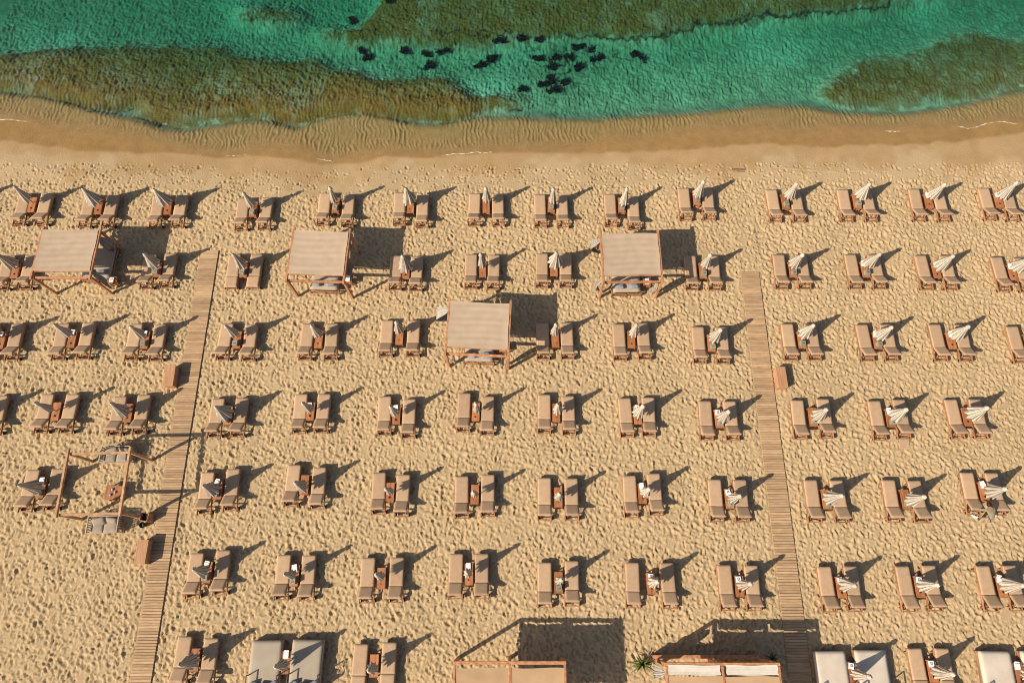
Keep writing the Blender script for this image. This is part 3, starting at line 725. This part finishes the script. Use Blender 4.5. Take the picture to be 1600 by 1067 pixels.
# ================================================================== CABANAS
def canvas_mesh(w, y0, y1, z, m, seed, sag=.035, lines=7):
    r = random.Random(seed); nx, ny = 24, 48; b = bmesh.new(); g = {}; ph = [r.uniform(0, 6.28) for _ in range(4)]
    for j in range(ny + 1):
        for i in range(nx + 1):
            u, v = i / nx, j / ny; x = (u - .5) * w; y = y0 + (y1 - y0) * v
            wv = math.sin(2 * math.pi * (v * lines + .12 * math.sin(5 * u + ph[0])) + ph[1]) * (.5 + .5 * math.sin(3 * v * math.pi + ph[2]) ** 2)
            e = math.sin(math.pi * u) ** .5 if 0 < u < 1 else 0
            x += .012 * math.sin(9 * v + ph[3]) * (1 if u in (0, 1) else 0)
            yy = y + .02 * math.sin(6 * u + ph[3]) * (1 if j in (0, ny) else 0)
            g[i, j] = b.verts.new((x, yy, z + .009 * wv * (.3 + .7 * e) - sag * e * math.sin(math.pi * v) ** .7))
    for j in range(ny):
        for i in range(nx): b.faces.new((g[i, j], g[i + 1, j], g[i + 1, j + 1], g[i, j + 1]))
    me = bpy.data.meshes.new('canvas'); b.to_mesh(me); b.free(); me.materials.append(m)
    me.polygons.foreach_set('use_smooth', [True] * len(me.polygons)); me.update(); return me

def cabana(name, x, y, rz, w, d, h, wood, label, canvas=None, seed=0, gap=.30, over=.22):
    t = thing(name, label, 'cabana' if canvas else 'pergola', (x, y, 0), rz, 'beach cabanas with canvas roofs' if canvas else None)
    B = .13
    for sx_ in (-1, 1):
        for sy_ in (-1, 1):
            part('post', boxmesh('post', (B, B, h - .02), M[wood], .012), t, (sx_ * w / 2, sy_ * d / 2, (h - .02) / 2 - .04))
        part('side_beam', boxmesh('side_beam', (B * .9, d + .18 + over, B), M[wood], .012), t, (sx_ * w / 2, (over - .18) / 2 + .04, h + B / 2))
    for sy_ in (-1, 1):
        part('cross_beam', boxmesh('cross_beam', (w - B - .01, B * .9, B), M[wood], .012), t, (0, sy_ * (d / 2), h - B / 2 + .02))
        for sx_ in (-1, 1): part('bolt_plate', boxmesh('bolt_plate', (.10, .012, .09), M['black']), t, (sx_ * (w / 2 - .17), sy_ * d / 2 - .066, h - .05))
    if canvas:
        part('canvas', canvas_mesh(w - .10, -d / 2 + gap, d / 2 + .03, h + B + .03, M[canvas], seed), t)
        for yy in (-d / 2 + gap + .02, 0.0, d / 2): part('roof_batten', boxmesh('roof_batten', (w - .14, .05, .04), M[wood]), t, (0, yy, h + .07))
    return t

def curtain(x, y, z_top, h, rz, label, seed, striped=False, out=.4, wid=.55):
    """gathered cloth hung from a beam and tied to a post, blown a little to one side"""
    r = random.Random(seed); b = MB(); n, L = 30, 12; z0 = z_top
    for l in range(L + 1):
        v = l / L; spread = wid * (.30 + .70 * math.sin(math.pi * min(1, v / .82)) ** .9)
        bo = out * math.sin(min(1, v / .85) * math.pi) ** 1.3
        for k in range(n + 1):
            u = k / n
            b.v.append((-bo - .05 * math.sin(u * 38 + l * .3) * (.4 + v), (u - .5) * spread + .02 * math.sin(u * 19), z0 - h * v + r.uniform(-.01, .01)))
    for l in range(L):
        for k in range(n):
            a = l * (n + 1) + k; b.f.append((a, a + 1, a + n + 2, a + n + 1)); b.m.append(1 if k % 3 == 1 and striped else 0)
    o = single('curtain', b.mesh('curtain', [M['curtain'], M['grey_cloth']], True), label, 'curtain', (x, y, 0), rz, 'gathered cabana curtains')
    return o

def cabana_bed(x, y, rz, label, w=1.6, d=1.95):
    t = thing('cabana_bed', label, 'daybed', (x, y, 0), rz, 'daybeds under the cabanas')
    part('side_rail', boxmesh('side_rail', (.05, d, .10), M['wood'], .008), t, (-w / 2, 0, .28)); part('side_rail', boxmesh('side_rail', (.05, d, .10), M['wood'], .008), t, (w / 2, 0, .28))
    for zz in (.06, .28): part('end_rail', boxmesh('end_rail', (w - .06, .05, .06), M['wood'], .006), t, (0, -d / 2 + .03, zz)); part('end_rail', boxmesh('end_rail', (w - .06, .05, .06), M['wood'], .006), t, (0, d / 2 - .03, zz))
    for sx_ in (-1, 0, 1):
        for sy_ in (-1, 1): part('leg', boxmesh('leg', (.07, .07, .36), M['wood']), t, (sx_ * (w / 2 - .01), sy_ * (d / 2 - .02) * .995, .13))
    part('mattress', cushion_mesh('mattress', w - .08, d - .12, .18, M['bed'], .02, (8, 10), .04, 3), t, (0, .02, .33))
    for k, px_ in enumerate((-.4, .38)):
        part('pillow', pillow_mesh('pillow', .55, .42, .2, M['pillow'], k + 5), t, (px_, -d / 2 + .35, .52), (-.35, 0, px_ * .4))
    return t

def low_table(x, y, label, boxon=True):
    t = thing('small_side_table', label, 'side table', (x, y, 0), 0, 'small tables beside the cabana beds')
    part('table_top', boxmesh('table_top', (.42, .42, .03), M['table_wood'], .005), t, (0, 0, .43))
    for sx_ in (-1, 1):
        for sy_ in (-1, 1): part('leg', boxmesh('leg', (.045, .045, .45), M['table_wood']), t, (sx_ * .17, sy_ * .17, .195))
    part('shelf', boxmesh('shelf', (.36, .36, .02), M['table_wood']), t, (0, 0, .15))

CABS = [  # front-left foot, front-right foot, back depth, details
  ('A', (-25.39, 15.80), (-22.29, 15.80), 2.72, 'tan canvas cabana in second row, outside the pergola boardwalk', 'canvas', 1),
  ('B', (-11.90, 15.64), (-8.87, 15.54), 2.85, 'tan canvas cabana, second row, just inside the pergola boardwalk', 'canvas', 2),
  ('C', (4.83, 15.53), (7.93, 15.57), 2.75, 'tan canvas cabana with bed showing, second row, next to plain boardwalk', 'canvas', 3),
  ('D', (-3.38, 11.56), (-0.20, 11.41), 2.79, 'tan canvas cabana standing alone in the third row from sea', 'canvas', 4)]
for nm, fl_, fr_, dep, lab, cv, sd_ in CABS:
    ang = math.atan2(fr_[1] - fl_[1], fr_[0] - fl_[0]); w = math.dist(fl_, fr_); ca, sa = math.cos(ang), math.sin(ang)
    cx_, cy_ = (fl_[0] + fr_[0]) / 2 - sa * dep / 2, (fl_[1] + fr_[1]) / 2 + ca * dep / 2
    cabana('cabana', cx_, cy_, ang, w, dep, 2.1, 'post_wood', lab, cv, sd_)
    bo = {'A': (.75, .25), 'B': (0, -.28), 'C': (-.05, -.33), 'D': (0, -.30)}[nm]
    place = {'A': 'the cabana furthest out', 'B': 'the cabana inside the pergola boardwalk', 'C': 'the cabana beside the plain boardwalk', 'D': 'the lone third row cabana'}[nm]
    cabana_bed(cx_ + bo[0], cy_ + bo[1], ang, f'blue grey daybed on a wooden frame under {place}')
    tx, ty = {'A': (1.68, -.75), 'B': (1.25, -.55), 'C': (1.12, -.62), 'D': (1.25, -.45)}[nm]
    low_table(cx_ + tx, cy_ + ty, f'small wooden table with white box under {place}')
    white_box(cx_ + tx, cy_ + ty, R(rj.uniform(-15, 15)), f'white box on the small table under {place}', 'white boxes under the cabanas', nm == 'A')
curtain(4.80, 18.05, 2.05, 1.7, 0, 'striped curtain blown out at seaward post of cabana beside plain boardwalk', 1, True, .45, .5)
curtain(4.78, 15.75, 2.0, 1.75, .1, 'grey striped curtain at the landward post of the cabana beside plain boardwalk', 2, True, .22, .35)
curtain(-3.35, 13.95, 2.05, 1.5, -.05, 'white curtain billowing from the lone third row cabana', 3, False, .62, .75)
curtain(-3.05, 11.66, 1.9, 1.6, .3, 'white curtain tied at landward post of lone third row cabana by its bed', 4, False, .0, .35)
curtain(-.50, 11.50, 1.9, 1.6, -.3, 'striped curtain tied at the landward post of lone third row cabana by its table', 5, True, .0, .4)
curtain(-22.4, 18.2, 2.05, 1.6, math.pi - .5, 'grey striped curtain on the seaward post of the cabana furthest out', 6, True, .35, .6)
curtain(-22.3, 16.05, 1.9, 1.7, math.pi, 'grey curtain tied to the landward post of the cabana furthest out', 7, True, .1, .4)
curtain(7.75, 15.68, 1.9, 1.7, math.pi, 'pale curtain tied at the table side of the cabana beside plain boardwalk', 8, True, .0, .35)
curtain(-8.95, 17.9, 1.9, 1.7, math.pi, 'grey curtain bunched at the seaward post of cabana inside the pergola boardwalk', 9, True, .15, .45)

# --- bare pergola with sofas
cabana('bare_pergola', -19.93, 5.03, R(1.5), 2.98, 2.88, 2.1, 'pale_wood', 'bare pine pergola frame without canvas beside the boardwalk', None, 0)
def sofa(x, y, rz, label, back_first):
    t = thing('slatted_sofa', label, 'sofa', (x, y, 0), rz, 'slatted sofas under the bare pergola')
    part('seat_frame', boxmesh('seat_frame', (1.34, .78, .08), M['slat'], .01), t, (0, 0, .26))
    for sx_ in (-1, 1):
        part('arm_rail', boxmesh('arm_rail', (.06, .80, .05), M['slat'], .006), t, (sx_ * .74, 0, .60)); part('foot_rail', boxmesh('foot_rail', (.06, .80, .05), M['slat'], .006), t, (sx_ * .74, 0, .05))
        for k in range(7): part('arm_slat', boxmesh('arm_slat', (.02, .05, .52), M['slat']), t, (sx_ * .74, -.33 + k * .11, .325), (0, sx_ * .12, 0))
    part('back_rail', boxmesh('back_rail', (1.44, .05, .05), M['slat'], .006), t, (0, .40, .66))
    for k in range(9): part('back_slat', boxmesh('back_slat', (.05, .02, .40), M['slat']), t, (-.62 + k * .155, .40, .46))
    part('seat_cushion', cushion_mesh('seat_cushion', .66, .70, .14, M['sofa'], .03, (6, 6), .04, 1), t, (-.335, -.02, .30)); part('seat_cushion', cushion_mesh('seat_cushion', .66, .70, .14, M['sofa'], .03, (6, 6), .04, 2), t, (.335, -.02, .30))
    part('back_pillow', pillow_mesh('back_pillow', .72, .48, .2, M['sofa'], 3), t, (-.22, .20, .46), (.6, 0, .2)); part('back_pillow', pillow_mesh('back_pillow', .62, .44, .18, M['sofa'], 4), t, (.40, .24, .46), (.8, 0, -.15))
    return t
x, y = gp(184.6, 711, .3); sofa(x, y, 0, 'slatted grey sofa under the seaward beam of the bare pergola', True)
x, y = gp(165, 820, .3); sofa(x, y, .02, 'slatted grey sofa with plump cushions on landward side of bare pergola', False)
x, y = gp(177, 769.5, .35)
t = thing('coffee_table', 'square brown coffee table with three cups under the bare pergola', 'table', (x, y, 0), R(-6))
part('table_top', boxmesh('table_top', (.82, .72, .04), M['table_wood'], .006), t, (0, 0, .36))
for sx_ in (-1, 1):
    for sy_ in (-1, 1): part('leg', boxmesh('leg', (.06, .06, .38), M['table_wood']), t, (sx_ * .36, sy_ * .31, .15))
for k, (dx, dy) in enumerate(((-.06, .14), (.10, 0), (-.12, -.12))):
    bb = MB(); bb.cyl((0, 0, 0), (0, 0, .07), .055, .06, 12, 0, False); bb.cyl((0, 0, .002), (0, 0, .055), .05, .055, 12)
    single('grey_cup', bb.mesh('grey_cup', M['cup'], True), 'small grey cup on the coffee table under the bare pergola', 'cup', (x + dx, y + dy, .38), 0, 'cups on the coffee table')
x, y = gp(228, 808, .4)
t = thing('wooden_planter', 'tall open wooden planter box at the pergola post', 'planter', (x, y, 0), R(-8))
for sx_ in (-1, 1):
    part('side_board', boxmesh('side_board', (.03, .40, .62), M['post_wood'], .004), t, (sx_ * .185, 0, .29)); part('end_board', boxmesh('end_board', (.338, .03, .62), M['post_wood'], .004), t, (0, sx_ * .185, .29))
part('soil', boxmesh('soil', (.335, .335, .05), M['black']), t, (0, 0, .40))
x, y = gp(224, 820, .1)
bb = MB(); bb.cyl((0, 0, .0), (0, 0, .24), .10, .15, 16, 0, False); bb.cyl((0, 0, .01), (0, 0, .16), .095, .12, 16)
single('dark_pot', bb.mesh('dark_pot', M['pot'], True), 'small dark green pot beside the wooden planter', 'pot', (x, y, -.01))

# --- the two wide canopies at the landward edge
def wide_canopy(x0, x1, y_back, depth, h, label, sheers, seed):
    cx_, w = (x0 + x1) / 2, x1 - x0
    t = thing('wide_canopy', label, 'canopy', (cx_, y_back - depth / 2, 0)); d = depth; B = .14
    for sx_ in (-1, 0, 1):
        for sy_ in (-1, 1): part('post', boxmesh('post', (B, B, h), M['post_wood'], .01), t, (sx_ * (w / 2 - B / 2), sy_ * (d / 2 - B / 2), h / 2 - .05))
    for sy_ in (-1, 1): part('cross_beam', boxmesh('cross_beam', (w, B, B), M['post_wood'], .012), t, (0, sy_ * (d / 2 - B / 2), h + .02))
    for sx_ in (-1, 0, 1): part('side_beam', boxmesh('side_beam', (B * .8, d - 2 * B - .01, B * .9), M['post_wood'], .012), t, (sx_ * (w / 2 - B * .45), 0, h + .02))
    for sx_ in (-1, 1):
        c = canvas_mesh(w / 2 - .06, -d / 2 + .1, d / 2 - (.55 if sheers else .28), h + .06, M['canvas_tan'], seed + sx_, .03, 3)
        part('canvas', c, t, (sx_ * w / 4, 0, 0))
        if sheers:
            part('rolled_sheer', canvas_mesh(w / 2 - .26, d / 2 - .50, d / 2 - .10, h + .10, M['sheet'], seed + 9 + sx_, .02, 1), t, (sx_ * w / 4, 0, 0))
    return t
wide_canopy(-2.55, 2.36, -2.68, 2.75, 2.5, 'wide tan twin panel canopy with open back gap', False, 20)
wide_canopy(6.62, 11.62, -2.74, 2.75, 2.5, 'wide tan canopy with two white rolled sheers beside boardwalk', True, 30)
bb = MB(); bb.box((0, 0, .34), (4.9, .08, .68)); bb.box((0, 0, .70), (4.95, .15, .05))
single('low_back_wall', bb.mesh('low_back_wall', M['post_wood']), 'low timber wall behind the canopy with white sheers', 'wall', (8.95, -2.655, 0), .0)
curtain(6.62, -3.15, 2.35, 2.0, .1, 'white curtain with grey stripes at the corner post of canopy with white sheers', 12, True, .30, .6)

# ================================================================== SMALLER THINGS
def locker(px, py, label, rz):
    x, y = gp(px, py, .5)
    t = thing('wooden_locker', label, 'locker', (x, y, 0), rz, 'wooden lockers beside the boardwalks')
    part('body', boxmesh('body', (.46, 1.08, .54), M['box_wood'], .008), t, (0, 0, .25)); part('lid', boxmesh('lid', (.52, 1.14, .04), M['box_wood'], .008), t, (-.01, 0, .545), (0, .06, 0))
    for s in (-1, 1): part('corner_trim', boxmesh('corner_trim', (.49, .04, .50), M['box_wood']), t, (0, s * .53, .24))
locker(265.5, 587, 'wooden locker on pergola boardwalk side, near third row loungers', R(1)); locker(1221.5, 589.5, 'wooden locker beside the plain boardwalk', R(1)); locker(222, 862, 'wooden locker below the bare pergola beside its boardwalk', R(0))
x, y = gp(1412.5, 692); t = single('paving_slab', boxmesh('paving_slab', (.52, .55, .06), M['slab'], .01), 'sand coloured slab lying behind a lounger', 'slab', (x, y, .01), R(-3))
x, y = gp(1154, 266)
t = thing('buried_board', 'dark board half buried in the sand near the water', 'board', (x, y, -.02), R(-2))
part('board_top', boxmesh('board_top', (.80, .08, .05), M['drift']), t, (0, .06, .015)); part('board_edge', boxmesh('board_edge', (.45, .07, .04), M['drift']), t, (.15, -.08, .01))

def yucca(px, py, z, n, rad, label, seed):
    r = random.Random(seed); x, y = gp(px, py, z); t = thing('yucca_plant', label, 'plant', (x, y, 0), 0, 'yucca plants by the canopy')
    bb = MB(); bb.cyl((0, 0, -.05), (0, 0, .18), .06, .04, 8); part('stem', bb.mesh('stem', M['pole'], True), t)
    for k in range(n):
        az = k * 2.4 + r.uniform(-.2, .2); el = R(r.uniform(8, 78)); L = rad * r.uniform(.8, 1.15); w = .045
        bb = MB(); pts = []
        for s in range(7):
            q = s / 6; rr = L * q * math.cos(el); zz = .16 + L * q * math.sin(el) - .55 * L * q * q * (1 - el / 2)
            ww = w * (1 - q ** 1.6) * (.55 + q); pts.append((rr, ww, max(.02, zz)))
        for p, q in zip(pts, pts[1:]):
            bb.quad([(p[0], -p[1], p[2] + .012), (p[0], 0, p[2]), (q[0], 0, q[2]), (q[0], -q[1], q[2] + .012)]); bb.quad([(p[0], 0, p[2]), (p[0], p[1], p[2] + .012), (q[0], q[1], q[2] + .012), (q[0], 0, q[2])])
        part('leaf', bb.mesh('leaf', M['leaf'], True), t, (0, 0, 0), (0, 0, az))
yucca(1005, 1037, .3, 36, .62, 'spiky green yucca in the sand beside the striped curtain', 1)
yucca(1207, 1028, .3, 22, .45, 'dark yucca in the canopy shade next to the boardwalk', 2)

# --- seaweed clumps on the sea bed
def seaweed(px, py, w, d, seed, label, group):
    r = random.Random(seed); x, y = gp(px, py, -1.3); bb = MB()
    lobes = []; ax, ay = -.75 * w, r.uniform(-.3, .3) * d
    for k in range(16):                                  # a wandering, broken string of tufts
        lobes.append((ax, ay, r.choice((.05, .08, .12, .2)))); ax += 1.5 * w / 16; ay += r.uniform(-.42, .42) * d
        if r.random() < .3: lobes.append((ax + r.uniform(-.2, .2) * w, ay + r.uniform(-.9, .9) * d, .06))
    for _ in range(int(160 + 380 * w * d)):
        lx, ly, lr = r.choice(lobes); a = r.uniform(0, 6.28); q = math.sqrt(r.random()) * lr
        bx_, by_ = lx + q * math.cos(a), ly + q * math.sin(a) * .8
        dx, dy = r.uniform(-.12, .12), r.uniform(-.12, .12); hh = r.uniform(.06, .26); ww = r.uniform(.02, .05); t0 = r.uniform(0, 3.14); cx_, sx_ = ww * math.cos(t0), ww * math.sin(t0)
        bb.quad([(bx_ - cx_, by_ - sx_, -.05), (bx_ + cx_, by_ + sx_, -.05), (bx_ + dx + cx_, by_ + dy + sx_, hh), (bx_ + dx - cx_, by_ + dy - sx_, hh)])
    ii, jj = np.searchsorted(gx, x), np.searchsorted(gy, y)
    single('seaweed_clump', bb.mesh('seaweed_clump', M['weed']), label, 'seaweed', (x, y, float(hz[jj, ii])), 0, group)
for k, a in enumerate(((853, 131, 1.1, .45), (862, 117, .6, .6), (864, 102, .4, .5), (890, 82, .7, .7), (905, 71, .9, .35), (926, 73, .4, .5), (934, 87, 1.0, .4), (905, 105, .5, .5), (882, 125, .5, .45), (841, 86, .7, .25), (869, 87, .5, .25),
                       (815, 62, .5, .3), (844, 61, .6, .22), (998, 80, 1.0, .4), (780, 66, .9, .3), (768, 84, .6, .4), (750, 102, .8, .3), (692, 79, 1.1, .3), (665, 79, .6, .25), (573, 89, .4, .4), (565, 76, .35, .35), (670, 103, .7, .4), (818, 140, .7, .25), (866, 143, .9, .3), (632, 75, .5, .35), (610, 5, .6, .4), (550, 18, .5, .5))):
    lab, grp = (('lone dark seaweed clump on open sand apart from the dense patch', None) if k == 13 else
                ('dark seaweed clump at the seaward end of the sandy channel', 'seaweed at the seaward channel end') if k >= 25 else
                ('ragged seaweed clump in the sandy channel between two reefs', 'seaweed in the channel') if 14 <= k <= 21 or k == 24 else
                ('ragged seaweed clump in the dense patch off the brown reef tip', 'seaweed in the dense patch'))
    seaweed(a[0], a[1], a[2] * .55, a[3] * .7, 200 + k, lab, grp)

# ================================================================== PERSON bending over by the parasol of the fifth row
def skin_mesh(name, verts, edges, radii, m, root=0, sub=2):
    me = bpy.data.meshes.new(name); me.from_pydata(verts, edges, []); o = bpy.data.objects.new(name, me); COL.objects.link(o)
    sk = o.modifiers.new('skin', 'SKIN'); sk.use_smooth_shade = True
    for v, rr in zip(me.skin_vertices[0].data, radii): v.radius = rr if isinstance(rr, tuple) else (rr, rr)
    me.skin_vertices[0].data[root].use_root = True
    ss = o.modifiers.new('subdivision', 'SUBSURF'); ss.levels = sub; ss.render_levels = sub
    dg = bpy.context.evaluated_depsgraph_get(); dg.update()
    nm = bpy.data.meshes.new_from_object(o.evaluated_get(dg)); nm.name = name; bpy.data.objects.remove(o)
    nm.materials.clear(); nm.materials.append(m); nm.polygons.foreach_set('use_smooth', [True] * len(nm.polygons)); nm.update(); return nm
px_, py_ = gp(1538, 812, .3)
J = dict(pel=(0, 0, .84), sp=(.03, .22, .96), ch=(.06, .42, .99), nk=(.08, .55, .97), hd=(.09, .64, .95), ht=(.10, .74, .90),
         ls=(-.13, .44, .97), le=(-.28, .52, .72), lh=(-.24, .68, .56), rs=(.25, .42, .97), re=(.36, .58, .76), rh=(.27, .76, .62),
         lhip=(-.09, 0, .82), lk=(-.12, .09, .45), la=(-.14, -.06, .07), lt=(-.15, .12, .03), rhip=(.10, 0, .82), rk=(.14, .03, .44), ra=(.15, -.16, .07), rt=(.16, .02, .03))
K = list(J); Vv = [J[k] for k in K]; E = [(K.index(a), K.index(b_)) for a, b_ in (('pel', 'sp'), ('sp', 'ch'), ('ch', 'nk'), ('nk', 'hd'), ('hd', 'ht'), ('ch', 'ls'), ('ls', 'le'), ('le', 'lh'), ('ch', 'rs'), ('rs', 're'), ('re', 'rh'),
      ('pel', 'lhip'), ('lhip', 'lk'), ('lk', 'la'), ('la', 'lt'), ('pel', 'rhip'), ('rhip', 'rk'), ('rk', 'ra'), ('ra', 'rt'))]
RD = dict(pel=(.13, .11), sp=(.12, .10), ch=(.14, .10), nk=.055, hd=.085, ht=.08, ls=.06, le=.043, lh=.03, rs=.06, re=.043, rh=.03, lhip=.085, lk=.055, la=.04, lt=.035, rhip=.085, rk=.055, ra=.04, rt=.035)
# open hands: five fingers each
for s in 'lr':
    h = Vector(J[s + 'h']); d = (h - Vector(J[s + 'e'])).normalized(); sd_ = d.cross(Vector((0, 0, 1))).normalized()
    Vv.append(tuple(h + d * .07)); K.append(s + 'palm'); J[s + 'palm'] = Vv[-1]; RD[s + 'palm'] = (.035, .018); E.append((K.index(s + 'h'), K.index(s + 'palm')))
    for f, (o_, L_) in enumerate(((-.03, .06), (-.01, .075), (.012, .07), (.032, .055))):
        Vv.append(tuple(h + d * (.09 + L_ * .5) + sd_ * o_ + Vector((0, 0, -.01)))); K.append(f'{s}f{f}a'); RD[K[-1]] = .009; E.append((K.index(s + 'palm'), len(K) - 1))
        Vv.append(tuple(h + d * (.09 + L_) + sd_ * o_ * 1.1 + Vector((0, 0, -.035)))); K.append(f'{s}f{f}b'); RD[K[-1]] = .008; E.append((len(K) - 2, len(K) - 1))
    sg = -1 if s == 'r' else 1
    Vv.append(tuple(h + d * .05 + sd_ * .055 * sg)); K.append(s + 'tha'); RD[K[-1]] = .010; E.append((K.index(s + 'h'), len(K) - 1))
body = skin_mesh('person', Vv, E, [RD[k] for k in K], M['skin'])
person = single('person', body, 'person in olive top and khaki trousers bending over beside a parasol table', 'person', (px_, py_, 0), R(12))
def sub(keys, extra, scale, nm, m):
    idx = [K.index(k) for k in keys]; vv = [Vv[i] for i in idx]; ee = [(idx.index(a), idx.index(b_)) for a, b_ in E if a in idx and b_ in idx]
    rr = [tuple(q + extra for q in RD[k]) if isinstance(RD[k], tuple) else RD[k] + extra for k in keys]
    part(nm, skin_mesh(nm, vv, ee, rr, m), person)
sub(['pel', 'sp', 'ch', 'ls', 'le', 'rs', 're'], .02, 1, 'shirt', M['olive'])
sub(['pel', 'lhip', 'lk', 'la', 'rhip', 'rk', 'ra'], .022, 1, 'trousers', M['khaki'])
bb = MB()
hb = bmesh.new(); bmesh.ops.create_uvsphere(hb, u_segments=16, v_segments=10, radius=.115); hm = bpy.data.meshes.new('hair'); hb.to_mesh(hm); hb.free(); hm.materials.append(M['hair'])
for v in hm.vertices:
    v.co.y *= 1.15; v.co.x *= .95
    if v.co.y > .03: v.co.z = max(v.co.z, -.02)
hm.polygons.foreach_set('use_smooth', [True] * len(hm.polygons)); part('hair', hm, person, (.095, .66, .965))
def towel(px, py, L, w, rz, label, seed):
    r = random.Random(seed); x, y = gp(px, py); b = MB(); n = 14
    for k in range(n + 1):
        q = k / n - .5; b.v += [(q * L, -w / 2 + .9 * q * q * L * .5 + r.uniform(-.02, .02), .015 + r.uniform(0, .03)), (q * L, .9 * q * q * L * .5, .07 + r.uniform(0, .05)), (q * L, w / 2 + .9 * q * q * L * .5 + r.uniform(-.02, .02), .015 + r.uniform(0, .03))]
    for k in range(n):
        for s in (0, 1): a = k * 3 + s; b.f.append((a, a + 3, a + 4, a + 1)); b.m.append(0)
    single('white_towel', b.mesh('white_towel', M['towel'], True), label, 'towel', (x, y, 0), rz)
towel(1549, 808.5, .75, .16, .45, 'longer crumpled white towel on sand at the feet of bending person', 1); towel(1521, 806.5, .35, .12, -.5, 'short crumpled white towel behind lounger beside bending person', 2)
